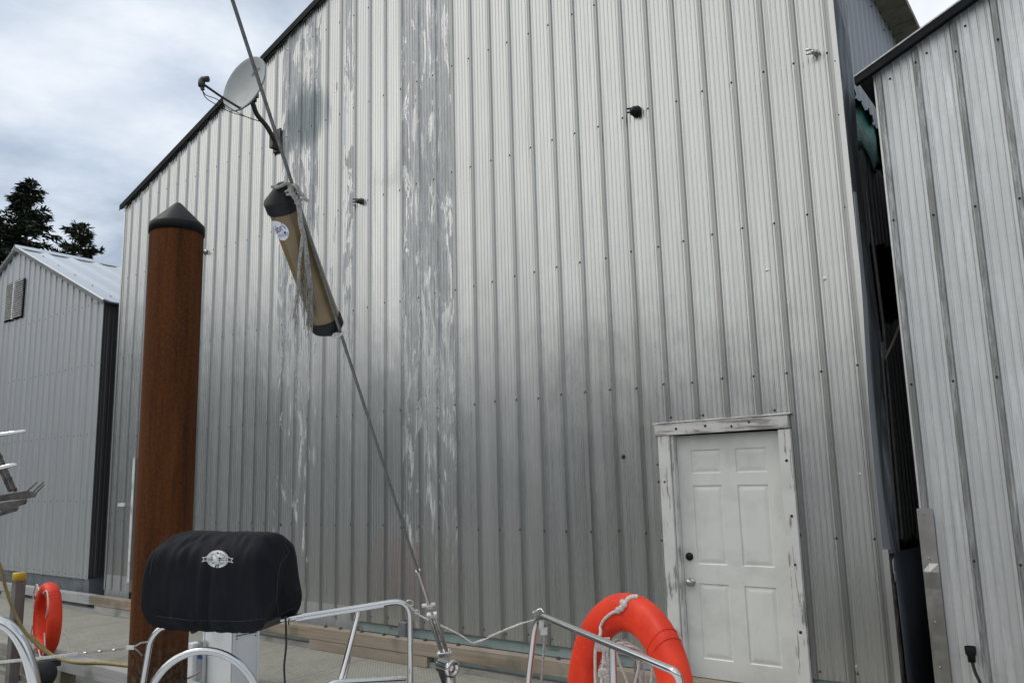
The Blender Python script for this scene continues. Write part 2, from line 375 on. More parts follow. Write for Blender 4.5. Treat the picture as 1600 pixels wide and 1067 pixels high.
M['dishm'] = mat_simple('grey_dish_paint', (.36, .385, .39), .55, 0, .05, 3)
M['pole'] = mat_simple('dark_grey_steel', (.075, .075, .07), .5, .5, .25, 20)
M['blue'] = mat_simple('navy_print', (.02, .05, .22), .5, 0, .05, 10)
M['bluesign'] = mat_simple('blue_sticker', (.02, .06, .25), .5, 0, .05, 10)
M['sticker'] = mat_simple('white_sticker', (.72, .74, .76), .4, 0, .05, 10)
M['emblem'] = mat_simple('silver_print', (.60, .61, .61), .6, 0, .15, 40)

def mat_cover():
    t = NT('black_cover_fabric'); P = t.obj(); n = t.noise(P, 220, 3); w = t.noise(P, 9, 4, .55, .4)
    return t.set(col=t.mix(t.rng(w, .3, .7), (.0045, .005, .008), (.008, .009, .013)), rough=.7, spec=.18, nrm=t.bump(n, .12, .001, t.bump(w, .35, .02)))
M['cover'] = mat_cover()
def mat_reflector():
    t = NT('amber_plastic_tube'); P = t.obj(); n = t.noise(t.scale(P, (8, 8, 8)), 1, 4)
    w = t.n('ShaderNodeTexVoronoi'); w.inputs['Scale'].default_value = 7; t.l(P, w.inputs['Vector'])
    c = t.mix(t.rng(n, .35, .65), (.115, .078, .028), (.20, .14, .058)); c = t.mix(t.rng(w.outputs[0], .2, .8, .0, .5), c, (.09, .058, .022))
    return t.set(col=c, rough=.33, coat=.3)
M['amber'] = mat_reflector()
def mat_rust():
    t = NT('rusted_steel_pile'); P = t.pos(); sep = t.n('ShaderNodeSeparateXYZ'); t.l(P, sep.inputs[0])
    a = t.noise(t.scale(P, (7, 7, .5)), 1, 5, .6); b = t.noise(P, 55, 4, .7); d = t.noise(t.scale(P, (18, 18, 1.2)), 1, 4)
    c = t.mix(t.rng(a, .33, .66), (.040, .014, .006), (.125, .042, .013)); c = t.mix(t.rng(b, .4, .75, 0, .6), c, (.17, .066, .022)); c = t.mix(t.rng(d, .52, .72, 0, .6), c, (.028, .011, .007))
    # grime and scale collect low down near the splash zone
    gz = t.rng(t.math('ADD', sep.outputs[2], t.math('MULTIPLY', t.math('SUBTRACT', b, .5), .8)), .55, 1.05, .85, 0)
    gr = t.mix(t.rng(t.noise(P, 26, 6, .8), .45, .6), (.022, .017, .009), (.13, .115, .085)); c = t.mix(gz, c, gr)
    return t.set(col=c, rough=.9, metal=0, spec=.15, nrm=t.bump(b, .4, .006))
M['rust'] = mat_rust()
def mat_grating():
    t = NT('moulded_grating'); P = t.pos(); sep = t.n('ShaderNodeSeparateXYZ'); t.l(P, sep.inputs[0])
    def bars(o, per, w):
        f = t.math('FRACT', t.math('DIVIDE', o, per)); return t.rng(t.math('ABSOLUTE', t.math('SUBTRACT', f, .5)), w, w+.08, 0, 1)
    g = t.math('MAXIMUM', bars(sep.outputs[0], .038, .27), bars(sep.outputs[1], .038, .27))
    n = t.noise(P, 2.2, 5, .6); n2 = t.noise(t.scale(P, (1, 5, 1)), 9, 4)
    bar = t.mix(t.rng(n, .3, .7), (.33, .325, .275), (.44, .44, .39)); bar = t.mix(t.rng(n2, .45, .7, 0, .6), bar, (.24, .235, .19)); bar = t.mix(t.rng(t.noise(P, .9, 6, .7), .52, .66, 0, .5), bar, (.20, .21, .16))
    # panel joints
    j = t.math('MULTIPLY', t.rng(t.math('ABSOLUTE', t.math('SUBTRACT', t.math('FRACT', t.math('DIVIDE', sep.outputs[0], 1.22)), .5)), .003, .008, 1, 0), .6)
    c = t.mix(g, (.17, .17, .15), bar); c = t.mix(j, c, (.05, .05, .045))
    return t.set(col=c, rough=.8, nrm=t.bump(g, .6, .01))
M['grate'] = mat_grating()
def mat_water():
    t = NT('harbour_water'); P = t.pos(); a = t.noise(P, 1.6, 5, .6); b = t.noise(P, 7, 3)
    return t.set(col=(.018, .03, .03), rough=.08, nrm=t.bump(b, .3, .03, t.bump(a, .5, .15)))
M['water'] = mat_water()
def mat_door():
    t = NT('grey_white_door_paint'); P = t.obj(); n = t.noise(P, 2.2, 5, .65, .6); n2 = t.noise(t.scale(P, (7, 7, 3)), 1, 5)
    c = t.mix(t.rng(n, .45, .60), (.68, .69, .665), (.60, .61, .59)); c = t.mix(t.rng(n2, .58, .72, 0, .16), c, (.36, .365, .35))
    return t.set(col=c, rough=.42, nrm=t.bump(n2, .08, .004))
M['door'] = mat_door()
M['ground'] = mat_simple('forest_floor', (.05, .06, .035), .95, 0, .4, .4, .5, .3)
M['foliage'] = mat_simple('conifer_needles', (.038, .058, .030), .8, 0, .45, .9, .2, .02)
M['foliage2'] = mat_simple('pine_needles', (.065, .082, .036), .8, 0, .45, .9, .2, .02)
M['bark'] = mat_simple('conifer_bark', (.06, .045, .035), .95, 0, .3, 6, .5, .03)
M['shore'] = mat_simple('shore_forest', (.20, .225, .23), .95, 0, .5, .25, 1, .8)

# ------------------------------------------------------------------ setting: water, shore
g = MB(); g.add([(-900, -900, -.62), (900, -900, -.62), (900, 900, -.62), (-900, 900, -.62)], [(0, 1, 2, 3)])
struct(build('water', g, M['water']))
def hill_ring(a0, a1, r, h, seed, name='hills'):
    g = MB(); n = 90; rows = 9; vs = []
    for i in range(n+1):
        a = a0+(a1-a0)*i/n; hh = h*(.8+.45*noise.noise((i*.11, seed, 0))+.10*noise.noise((i*.9, seed, 3)))*min(1, i/6, (n-i)/6)
        for k in range(rows):
            t = k/(rows-1); rr = r+45*t
            vs.append((math.sin(a)*rr, math.cos(a)*rr, -2+(hh+2)*math.sin(min(1, t*1.25)*math.pi/2)+noise.noise((i*.6, k*.8, seed))*1.2*t))
    g.add(vs, [(i*rows+k, (i+1)*rows+k, (i+1)*rows+k+1, i*rows+k+1) for i in range(n) for k in range(rows-1)], 0, True)
    return struct(build(name, g, M['shore']))
hill_ring(R_(95), R_(285), 62, 25, 1.7)            # wooded shore behind the photographer (mirrored low in the siding)
g = MB(); n = 40; vs = []
for i in range(n+1):
    a = R_(-84+74*i/n)
    for k, (rr, zz) in enumerate(((26, -1.5), (32, .6), (60, 3.2), (120, 7))): vs.append((math.sin(a)*rr, math.cos(a)*rr, zz+noise.noise((i*.4, k, 0))*.8))
g.add(vs, [(i*4+k, (i+1)*4+k, (i+1)*4+k+1, i*4+k+1) for i in range(n) for k in range(3)], 0, True)
struct(build('shore_ground', g, M['ground']))

# ------------------------------------------------------------------ conifers
def conifer(name, top_px, t, crown_w, label, seed, bushy=False, mat='foliage', group='conifers behind the left shed'):
    r = random.Random(seed); top = at(*top_px, t); base = Vector((top.x, top.y, 2.4)); H = top.z-base.z
    o = thing(name, base, label, 'tree', group)
    tr = MB(); tr.tube([base+Vector((0, 0, H*k/8))+Vector((r.uniform(-.1, .1), r.uniform(-.1, .1), 0)) for k in range(9)], [max(.03, H*.022*(1-k/8.3)) for k in range(9)], 8)
    cr = MB(); nb = int(215*(1.0 if not bushy else .8)); vs = []; fs = []
    for i in range(nb):
        f = (i+r.random())/nb; f = f**.8; z = base.z+H*(.12+.87*f)
        env = (1-f)**.75 if not bushy else math.sin(min(1, (1-f)*1.6+.12)*math.pi/2)*(.75+.5*r.random())
        L = crown_w*env*r.uniform(.55, 1.15)+.18; a = r.uniform(0, 2*math.pi)
        dr = r.uniform(-.35, .12) if not bushy else r.uniform(.0, .45)
        p0 = Vector((base.x, base.y, z)); d = Vector((math.cos(a), math.sin(a), dr)).normalized()
        pts = [p0+d*L*q+Vector((0, 0, .12*L*q*q)) for q in (0, .35, .7, 1)]
        tr.tube(pts, [.05*L**.5*.6, .03, .015, .006], 4, 0, False)
        nt_ = int(20+L*40)
        for k in range(nt_):
            q = r.uniform(.12, 1)**.8; p = p0+d*L*q+Vector((0, 0, .12*L*q*q)); sp = (1-q)*.5*L*.45+.10
            side = Vector((-d.y, d.x, 0)).normalized()*r.uniform(-sp, sp); p = p+side+Vector((0, 0, -abs(r.gauss(0, .09))-.25*abs(side.length)*.5))
            ln = r.uniform(.14, .34); w = r.uniform(.03, .07)
            u = (d*.6+side.normalized()*r.uniform(.2, 1)+Vector((r.uniform(-.5, .5), r.uniform(-.5, .5), r.uniform(-.6, .3)))).normalized()
            v = u.cross(Vector((r.uniform(-1, 1), r.uniform(-1, 1), 1))).normalized()*w
            b = len(vs); vs += [p-v, p+v*.9, p+u*ln+v*.4, p+u*ln*1.1-v*.3]; fs.append((b, b+1, b+2, b+3))
    cr.add(vs, fs); build('trunk', tr, M['bark'], o); build('crown', cr, M[mat], o); return o
conifer('conifer_tree', (48, 278), 34, 3.1, 'tall dark spruce with a pointed drooping crown, rising behind the left shed roof', 3)
conifer('conifer_tree', (122, 350), 40, 1.55, 'shorter olive green conifer with an open ragged top beyond the left shed ridge', 8, True, 'foliage2')
conifer('conifer_tree', (-10, 330), 33, 2.9, 'lower dark conifer cut by the left picture edge, beside the tall spruce', 21)

# ------------------------------------------------------------------ corrugated sheets
def rib_profile(length, start, pitch=PITCHR, minor=5, rh=.017, mh=.0048):
    """(u, height) along a sheet: trapezoid ribs every pitch and fine pleats between"""
    pts = []; k0 = math.floor((-start)/pitch)-1; k = k0
    while True:
        u0 = start+k*pitch
        if u0-.03 > length: break
        pts += [(u0-.027, 0), (u0-.0165, rh), (u0-.005, rh), (u0-.003, rh-.0025), (u0+.003, rh-.0025), (u0+.005, rh), (u0+.0165, rh), (u0+.027, 0)]
        for j in range(minor):
            c = u0+.027+(pitch-.054)*(j+.5)/minor; pts += [(c-.0075, 0), (c-.0025, mh), (c+.0025, mh), (c+.0075, 0)]
        k += 1
    a = [p for p in pts if 0 < p[0] < length]; return [(0, 0)]+a+[(length, 0)]
def corr(mb, p0, p1, zb, zt, nrm, start=0, thick=.0012, pitch=PITCHR, minor=5, mi=0, rh=.017, wob=0):
    p0 = Vector(p0); p1 = Vector(p1); d = (p1-p0); L = d.length; d.normalize(); nrm = Vector(nrm); vs = []
    pr = rib_profile(L, start, pitch, minor, rh)
    for u, h in pr:
        b = p0+d*u; a_, c_ = zb(u), zt(u)
        for off in (h, h-thick-.0005):
            for z in (a_, c_): vs.append(Vector((b.x, b.y, z))+nrm*(off+(wob*noise.noise((u*2, z*.5, 0)) if wob else 0)))
    fs = []
    for i in range(len(pr)-1):
        a = i*4; b = a+4
        fs += [(a, b, b+1, a+1), (a+2, a+3, b+3, b+2), (a, a+2, b+2, b), (a+1, b+1, b+3, a+3)]
    fs += [(0, 1, 3, 2), (len(vs)-4, len(vs)-2, len(vs)-1, len(vs)-3)]
    mb.add(vs, fs, mi)
def screws(mb, pts, nrm=(0, -1, 0), r=.0075, mi=1):
    for p in pts: mb.lathe([(r, 0), (r, .003), (r*.55, .0045), (r*.5, .008), (0, .008)], p, nrm, 8, mi)

FY = 6.48
# ------------------------------------------------------------------ big boathouse
XL, XR, XC = -12.89, -1.45, -7.17
def rake(X): return 6.63+.351*(min(X, 2*XC-X)-XL)
bh = thing('boathouse', (XC, FY, -.1), 'largest silver corrugated metal boathouse with the white door, filling the middle of the photo', 'boathouse')
# opening for the door X -3.10..-2.17 (framed -3.24..-2.10), z .25..2.30
w = MB(); y0 = FY
DX0, DX1, DZT = -3.17, -2.14, 2.36
corr(w, (XL, y0, 0), (DX0, y0, 0), lambda u: .41, lambda u: rake(XL+u)-.02, (0, -1, 0), start=(RIB0-XL) % PITCHR)
corr(w, (DX0, y0, 0), (DX1, y0, 0), lambda u: DZT, lambda u: rake(DX0+u)-.02, (0, -1, 0), start=(RIB0-DX0) % PITCHR)
corr(w, (DX1, y0, 0), (XR, y0, 0), lambda u: .41, lambda u: rake(DX1+u)-.02, (0, -1, 0), start=(RIB0-DX1) % PITCHR)
for zr in (1.465, 2.743, 4.01, 5.345, 6.62, 7.9):
    k = -10
    while True:
        X = RIB0+k*PITCHR; k += 1
        if X > XR-.02: break
        if X < XL+.02 or zr > rake(X)-.15: continue
        if DX0-.05 < X < DX1+.05 and zr < DZT+.05: continue
        sgn = -1 if (k % 3) else 1
        screws(w, [(X+sgn*.004+rnd.uniform(-.004, .004) if rnd.random() < .35 else X-.021, y0-.014, zr+rnd.uniform(-.012, .012))], r=.0105)
k = -10
while RIB0+k*PITCHR < XR:
    X = RIB0+k*PITCHR+.04; k += 1
    if X > XL+.03 and not (DX0-.05 < X < DX1+.05): screws(w, [(X, y0-.002, .475+rnd.uniform(-.01, .01))], r=.009)
for X in (-3.12, -2.82, -2.2): screws(w, [(X, y0-.004, 2.455)], r=.011)
for z in (.8, 1.5, 2.0, 2.15): screws(w, [(-2.07, y0-.004, z), (-3.275, y0-.004, z-.1)], r=.009)
# odd bullet-like holes and scars
screws(w, [(-3.61, y0-.005, 2.13)], r=.02); screws(w, [(-8.58, y0-.004, 1.45)], r=.03)
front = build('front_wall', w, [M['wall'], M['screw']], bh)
# dents: shallow bulges right side panels
dn = MB()
for X, z, s_ in ((-1.72, 3.47, .028), (-1.60, 1.93, .022), (-2.17, 3.62, .022), (-1.75, .52, .035)):
    dn.lathe([(s_*.7, .0002), (s_*.5, .002), (s_*.2, .0035), (0, .004)], (X, y0, z), (0, -1, 0), 12)
build_split('dent', dn, M['wall'], bh)
# roof + rake trim + other walls
rf = MB()
for s0, s1, z0, z1 in ((XL-.08, XC, rake(XL)-.03, rake(XC)), (XC, XR+.22, rake(XC), 6.70)):
    rf.hexa([(s0, y0-.06, z0), (s1, y0-.06, z1), (s1, y0+9.5, z1), (s0, y0+9.5, z0), (s0, y0-.06, z0+.035), (s1, y0-.06, z1+.035), (s1, y0+9.5, z1+.035), (s0, y0+9.5, z0+.035)])
build('roof', rf, M['roof'], bh)
tr = MB()
for s0, s1, z0, z1 in ((XL-.09, XC-.005, rake(XL)-.03, rake(XC)), (XC+.005, XR+.2, rake(XC), 6.71)):
    tr.hexa([(s0, y0-.068, z0-.05), (s1, y0-.068, z1-.05), (s1, y0-.0615, z1-.05), (s0, y0-.0615, z0-.05), (s0, y0-.068, z0+.045), (s1, y0-.068, z1+.045), (s1, y0-.0615, z1+.045), (s0, y0-.0615, z0+.045)])
    tr.hexa([(s0, y0-.0615, z0-.018), (s1, y0-.0615, z1-.018), (s1, y0-.02, z1-.018), (s0, y0-.02, z0-.018), (s0, y0-.0615, z0-.004), (s1, y0-.0615, z1-.004), (s1, y0-.02, z1-.004), (s0, y0-.02, z0-.004)])
build('roof_edge_trim', tr, M['trim'], bh)
ow = MB()
corr(ow, (XL, y0+9.4, 0), (XL, y0+.004, 0), lambda u: .41, lambda u: 6.612, (-1, 0, 0), .1)
ow.box(XL, XR, y0+9.4, y0+9.42, .3, 6.6); ow.add([(XL, y0+9.425, 6.5), (XR, y0+9.425, 6.5), (XR, y0+9.425, 6.773), (XC, y0+9.425, 8.645), (XL, y0+9.425, 6.625)], [(0, 1, 2, 3, 4)])
build('rear_wall', ow, M['wall_dark'], bh)
fl = MB(); fl.box(XL+.02, XR-.02, y0+.03, y0+9.4, .24, .30); build('floor', fl, M['darkply'], bh)
ct = MB(); ct.box(XR-.055, XR+.006, y0-.0225, y0-.0185, .41, 6.55); ct.box(XR+.002, XR+.006, y0-.0185, y0+.012, .41, 6.55)
ct.box(XL-.006, XL+.035, y0-.0225, y0-.0185, .41, 6.55)
build_split('corner_trim', ct, M['wall'], bh)
# eave (underside with rafters ends) over the side wall
ev = MB()
n = 24
for i in range(n):
    a = y0+.05+i*9.2/n; b = a+9.2/n-.004; q = .012*math.sin(i*2.1)
    ev.hexa([(XR+.01, a, 6.60), (XR+.26, a, 6.62+q), (XR+.26, b, 6.62-q), (XR+.01, b, 6.60), (XR+.01, a, 6.66), (XR+.26, a, 6.68), (XR+.26, b, 6.68), (XR+.01, b, 6.66)])
build('eave', ev, M['olive'], bh)
# side wall: upper sheet with a torn lower edge, missing middle, dark lower sheets
def jag(u):
    pts = [(0, 5.2), (.2, 5.12), (.36, 5.10), (.5, 5.13), (.62, 5.1), (.78, 5.17), (.9, 5.06), (1.1, 5.1), (1.4, 4.9), (2, 4.2), (9.4, 4.1)]
    for (a, za), (b, zb_) in zip(pts, pts[1:]):
        if a <= u <= b: return za+(zb_-za)*(u-a)/(b-a)+.06*noise.noise((u*19, 0, 5))
    return 4.1
sw = MB(); corr(sw, (XR, y0+.16, 0), (XR, y0+9.4, 0), jag, lambda u: 6.60, (1, 0, 0), .05, pitch=.20, minor=2)
for i in range(9): screws(sw, [(XR+.016, y0+.35+i*.55, 6.42)], (1, 0, 0), .012); 
for z in (6.1, 5.6, 5.2): screws(sw, [(XR+.004, y0+.32, z)], (1, 0, 0), .012)
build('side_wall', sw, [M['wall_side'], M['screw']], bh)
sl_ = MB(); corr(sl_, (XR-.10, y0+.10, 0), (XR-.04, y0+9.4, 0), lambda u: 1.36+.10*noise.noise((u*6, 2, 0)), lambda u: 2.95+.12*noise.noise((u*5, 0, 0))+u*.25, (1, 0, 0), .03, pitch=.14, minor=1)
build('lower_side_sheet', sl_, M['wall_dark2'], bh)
sl_ = MB(); corr(sl_, (XR-.07, y0+.10, 0), (XR-.03, y0+3.4, 0), lambda u: 3.75+.16*noise.noise((u*7, 2, 0))+.2*u, lambda u: 4.72+.14*noise.noise((u*5, 3, 0)), (1, 0, 0), .03, pitch=.14, minor=1)
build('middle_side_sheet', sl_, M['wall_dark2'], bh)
for k_, (xx, ya, za, zb_) in enumerate(((XR-.02, .42, 1.3, 4.4), (XR-.05, .75, 1.4, 4.9))):
    sl_ = MB(); sl_.tube([(xx, y0+ya, za), (xx+.02, y0+ya+.02, (za+zb_)/2), (xx-.01, y0+ya-.02, zb_)], .016, 8); build('stud_pipe', sl_, M['arm0'], bh)
# long slate blue corner flashing, buckled outward at mid height
edge = [(0, 1324), (60, 1327), (130, 1334), (230, 1341), (330, 1351), (430, 1362), (520, 1373), (600, 1381), (680, 1388), (760, 1394), (862, 1401)]
fm = MB(); vs = []
for i, (py, px) in enumerate(edge):
    p = onX(px, py, XR+.012+.035*math.sin(i*.9)); z = p.z
    bul = .03+.02*math.sin(i*1.3)
    vs += [(XR+.008, y0+.0, z), (XR+bul, y0+(p.y-y0)*.35, z), (XR+bul*.4, y0+(p.y-y0)*.7, z), (p.x, p.y, z)]
z = vs[0][2]; vs = [(XR+.01, y0, 6.55), (XR+.03, y0+.1, 6.55), (XR+.02, y0+.16, 6.55), (XR+.012, y0+.24, 6.55)]+vs
nr = len(vs)//4
fm.add(vs, [(i*4+k, i*4+k+1, (i+1)*4+k+1, (i+1)*4+k) for i in range(nr-1) for k in range(3)])
fo = build('side_flashing', fm, M['flash'], bh); md = fo.modifiers.new('t', 'SOLIDIFY'); md.thickness = .003; md.offset = -1
sf = MB()
for py, px in ((345, 1347), (575, 1378), (578, 1366), (96, 1304), (180, 1310)): screws(sf, [onX(px, py, XR+.05)], (1, 0, 0), .007)
build_split('flashing_rivet', sf, M['screw'], fo)
# second, lighter torn lip lower down
lp = MB(); lips = [(300, 1334, 1338), (380, 1341, 1346), (470, 1348, 1355), (575, 1354, 1361), (640, 1358, 1367), (720, 1365, 1374), (800, 1373, 1383), (858, 1379, 1392)]
vs = []
for py, a, b in lips:
    vs += [onX(a, py, XR+.06), onX(b, py, XR+.065)]
lp.add(vs, [(i*2, i*2+1, i*2+3, i*2+2) for i in range(len(lips)-1)])
lo = build('torn_lip', lp, M['wall_side'], bh); md = lo.modifiers.new('t', 'SOLIDIFY'); md.thickness = .003
# rotten corner below
rc = MB()
zs = [1.34, 1.22, 1.13, 1.02, .96, .80, .70, .58, .40, .2]; wd = [.05, .09, .07, .13, .10, .14, .06, .10, .07, .1]
for i in range(len(zs)-1):
    rc.box(XR-.02-.008*(i % 3), XR+.012-.004*(i % 2), y0+.01, y0+.04+wd[i]*.9, zs[i+1]+.004, zs[i])
build('rotten_corner', rc, M['darkply'], bh)
rw = MB()
for (z, a, b, h) in ((1.30, .01, .06, .09), (1.21, .03, .07, .06), (.66, .11, .15, .05), (.57, .12, .16, .07), (.28, .05, .1, .09)):
    rw.poly_prism([(XR+.018, y0+a, z), (XR+.018, y0+b, z+.02), (XR+.018, y0+b-.015, z-h*.5), (XR+.018, y0+a+.012, z-h)], (.003, 0, 0))
build_split('white_splinter', rw, M['pale'], bh)
# teal float under the front wall, kick panel
tf = MB(); tf.box(XL+.05, DX0-.02, y0+.02, y0+.3, -.4, .235); tf.box(DX1+.02, XR-.02, y0+.02, y0+.3, -.4, .236); tf.box(XL+.05, XR-.02, y0+.05, y0+.28, .236, .409)
build('float_skirt', tf, M['teal'], bh)
kp = MB(); corr(kp, (-9.6, y0-.004, 0), (-7.19, y0-.004, 0), lambda u: .27, lambda u: .565, (0, -1, 0), .05, pitch=.11, minor=1, rh=.006)
corr(kp, (XL, y0-.004, 0), (-12.16, y0-.004, 0), lambda u: .27, lambda u: .63, (0, -1, 0), .05, pitch=.09, minor=1, rh=.006)
build_split('kick_panel', kp, M['wall_left'], bh)
# pipe stubs along the wall, one row
for i, (X, mt, s_) in enumerate(((-10.44, 'steel_d', .8), (-7.09, 'pole', .9), (-3.28, 'black', 1.25), (-1.61, 'steel_d', .6))):
    st = MB(); c = Vector((X, y0-.012, 5.36)); st.lathe([(.045*s_, 0), (.045*s_, .012), (.030*s_, .016), (.030*s_, .03), (.036*s_, .034), (.036*s_, .055), (.02*s_, .06), (.018*s_, .08), (0, .08)], c, (-.25, -1, -.12), 18)
    st.lathe([(.010, 0), (.010, .05), (0, .05)], c+Vector((-.02, -.06, .018)), (-1, -.3, .1), 8); st.lathe([(.010, 0), (.010, .05), (0, .05)], c+Vector((-.02, -.06, -.018)), (-1, -.3, .1), 8)
    build('wall_fitting', st, M[mt], bh)
# door + frame
fr = MB()
fr.box(-3.235, -3.125, y0-.055, y0+.0, .20, 2.297, 0, .004); fr.box(-3.122, -3.099, y0-.03, y0+.09, .20, 2.296, 0, .002)
fr.box(-2.170, -2.075, y0-.055, y0+.0, .12, 2.297, 0, .004); fr.box(-2.186, -2.172, y0-.02, y0+.09, .2, 2.296, 0, .002)
dfo = build('door_frame', fr, M['doorframe'], bh)
hd = MB(); hd.hexa([(-3.255, y0-.062, 2.300), (-2.085, y0-.062, 2.308), (-2.085, y0, 2.308), (-3.255, y0, 2.300), (-3.255, y0-.062, 2.398), (-2.085, y0-.062, 2.412), (-2.085, y0, 2.412), (-3.255, y0, 2.398)])
hd.hexa([(-3.275, y0-.068, 2.4), (-2.06, y0-.068, 2.415), (-2.06, y0+.0, 2.425), (-3.275, y0+.0, 2.41), (-3.275, y0-.068, 2.404), (-2.06, y0-.068, 2.419), (-2.06, y0, 2.431), (-3.275, y0, 2.416)])
build('door_header', hd, M['doorhead'], dfo)
kn = MB()
for X, z in ((-3.05, 2.35), (-2.78, 2.36), (-2.55, 2.345), (-2.4, 2.37), (-2.12, 2.05), (-2.115, 1.62), (-2.12, 1.25), (-2.12, .75), (-3.19, 1.9)):
    yy = y0-.063 if z > 2.3 else y0-.056
    kn.lathe([(rnd.uniform(.008, .015), 0), (.006, .0015), (0, .0018)], (X, yy, z), (0, -1, 0), 10)
build_split('wood_knot', kn, M['screw'], dfo)
dm = MB(); dx0, dx1, dz0, dz1, dy = -3.098, -2.187, .255, 2.292, y0+.035
# stiles, rails and six raised panels
xs = [dx0, dx0+.125, dx0+.125+.265, dx1-.125-.265, dx1-.125, dx1]
zs = [dz0, .47, .47+.62, .47+.62+.135, 1.225+.66-.02, 1.865+.10, 1.965+.185, dz1]
zs = [dz0, .45, 1.055, 1.21, 1.865, 1.965, 2.165, dz1]
for i in range(5):
    for j in range(7):
        a, b, c, d = xs[i], xs[i+1], zs[j], zs[j+1]
        if i in (1, 3) and j in (1, 3, 5):
            q = [(0, 0), (.008, .008), (.016, .008), (.040, .003), (.055, .002)]
            for (i0, y_0), (i1, y_1) in zip(q, q[1:]):
                o4 = [(a+i0, dy+y_0, c+i0), (b-i0, dy+y_0, c+i0), (b-i0, dy+y_0, d-i0), (a+i0, dy+y_0, d-i0)]; n4 = [(a+i1, dy+y_1, c+i1), (b-i1, dy+y_1, c+i1), (b-i1, dy+y_1, d-i1), (a+i1, dy+y_1, d-i1)]
                dm.add(o4+n4, [(k, (k+1) % 4, 4+(k+1) % 4, 4+k) for k in range(4)])
            e = .055; dm.add([(a+e, dy+.002, c+e), (b-e, dy+.002, c+e), (b-e, dy+.002, d-e), (a+e, dy+.002, d-e)], [(0, 1, 2, 3)])
        else: dm.add([(a, dy, c), (b, dy, c), (b, dy, d), (a, dy, d)], [(0, 1, 2, 3)])
dm.box(dx0, dx1, dy+.016, dy+.045, dz0, dz1)
dr = build('door', dm, M['door'], bh)
kb = MB(); kb.lathe([(.034, 0), (.034, .006), (.024, .010), (.014, .014), (.013, .034), (.026, .042), (.030, .056), (.026, .068), (.012, .073), (0, .073)], (-3.035, dy, 1.06), (0, -1, 0), 24)
build('door_knob', kb, M['steel_d'], dr)
kb = MB(); kb.lathe([(.033, 0), (.033, .012), (.027, .022), (.014, .024), (.012, .026), (0, .026)], (-3.04, dy, 1.27), (0, -1, 0), 24); kb.box(-3.043, -3.037, dy-.03, dy-.026, 1.26, 1.28)
build('deadbolt', kb, M['black'], dr)
# white sill / threshold
ts = MB(); ts.box(dx0-.05, dx1+.05, y0-.05, y0+.06, .17, .248, 0, .004); build('threshold', ts, M['timber'], bh)
# left end: sliver of another doorway frame, little white bracket
lf = MB(); lf.box(-12.185, -12.125, y0-.035, y0-.0185, .55, 2.41, 0, .003); build('second_door_frame', lf, M['doorframe'], bh)
lb = MB(); lb.box(-12.55, -12.36, y0-.05, y0-.019, 1.665, 1.72, 0, .008); build('wall_bracket', lb, M['pale'], bh)
lw = MB(); lw.box(-12.123, -11.4, y0-.024, y0-.0185, .6, 2.38); build('second_door', lw, M['wall_dark'], bh)
eb = MB(); eb.box(-6.42, -6.31, y0-.08, y0-.005, .27, .47, 0, .012); eb.tube([(-6.37, y0-.04, .28), (-6.40, y0-.05, .24), (-6.45, y0-.06, .22)], .012, 8); build('junction_box', eb, M['floatgrey'], bh)

# ------------------------------------------------------------------ left shed
LX0, LX1, LXC, LZE, LZP = -20.65, -13.45, -17.05, 5.08, 6.68
ls = thing('boathouse', (LXC, FY, -.1), 'small dull grey metal shed with a louvred gable vent, left of the rusty pile', 'boathouse')
sl2 = (LZP-LZE)/(LX1-LXC)
def lrake(X): return LZP-abs(X-LXC)*sl2
w = MB(); corr(w, (LX0, FY, 0), (LXC, FY, 0), lambda u: .52, lambda u: lrake(LX0+u)-.02, (0, -1, 0), .1, pitch=.235, minor=3, rh=.021)
corr(w, (LXC, FY, 0), (LX1, FY, 0), lambda u: .52, lambda u: lrake(LXC+u)-.02, (0, -1, 0), .1, pitch=.235, minor=3, rh=.021)
for zr in (.58, 1.75, 2.84, 4.01, 5.07):
    X = LX0+.1
    while X < LX1-.02:
        if zr < lrake(X)-.1 and not (zr > 5 and -17.45 < X < -16.6): screws(w, [(X, FY-.0145, zr+rnd.uniform(-.012, .012))], r=.010)
        X += .235
build('front_wall', w, [M['wall_left'], M['screw']], ls)
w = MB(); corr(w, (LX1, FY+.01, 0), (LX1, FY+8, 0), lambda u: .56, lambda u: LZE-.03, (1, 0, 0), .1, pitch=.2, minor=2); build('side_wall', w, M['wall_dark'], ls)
w = MB(); w.box(LX0, LX1-.01, FY+.02, FY+8, -.4, .518); w.box(LX0, LX0+.03, FY+.02, FY+8, .52, LZE); build('float_base', w, M['floatgrey'], ls)
rf = MB()
for side in (-1, 1):
    L = 3.72; n = 16*4; vs = []
    for i in range(n+1):       # ribs run down the slope, spaced along Y
        yy = FY-.07+8.1*i/n; h = (.034 if i % 4 == 0 else 0)+(.0 if i % 2 == 0 else .003)
        vs += [(LXC, yy, LZP+.03+h), (LXC+side*L, yy, LZP+.03-L*sl2+h)]
    rf.add(vs, [(2*i, 2*i+1, 2*i+3, 2*i+2) for i in range(n)])
for i in range(5):
    for j in range(5): rf.lathe([(.012, 0), (.012, .012), (0, .013)], (LXC+.5+i*.7, FY+.25+j*.62, LZP+.03-(.5+i*.7)*sl2), (sl2, 0, 1), 6, 1)
rfo = build('roof', rf, [M['roof'], M['screw']], ls); md = rfo.modifiers.new('t', 'SOLIDIFY'); md.thickness = .025
rc = MB(); vs = []
for yy in (FY-.08, FY+8.04): vs += [(LXC-.16, yy, LZP+.06-.16*sl2), (LXC, yy, LZP+.085), (LXC+.16, yy, LZP+.06-.16*sl2)]
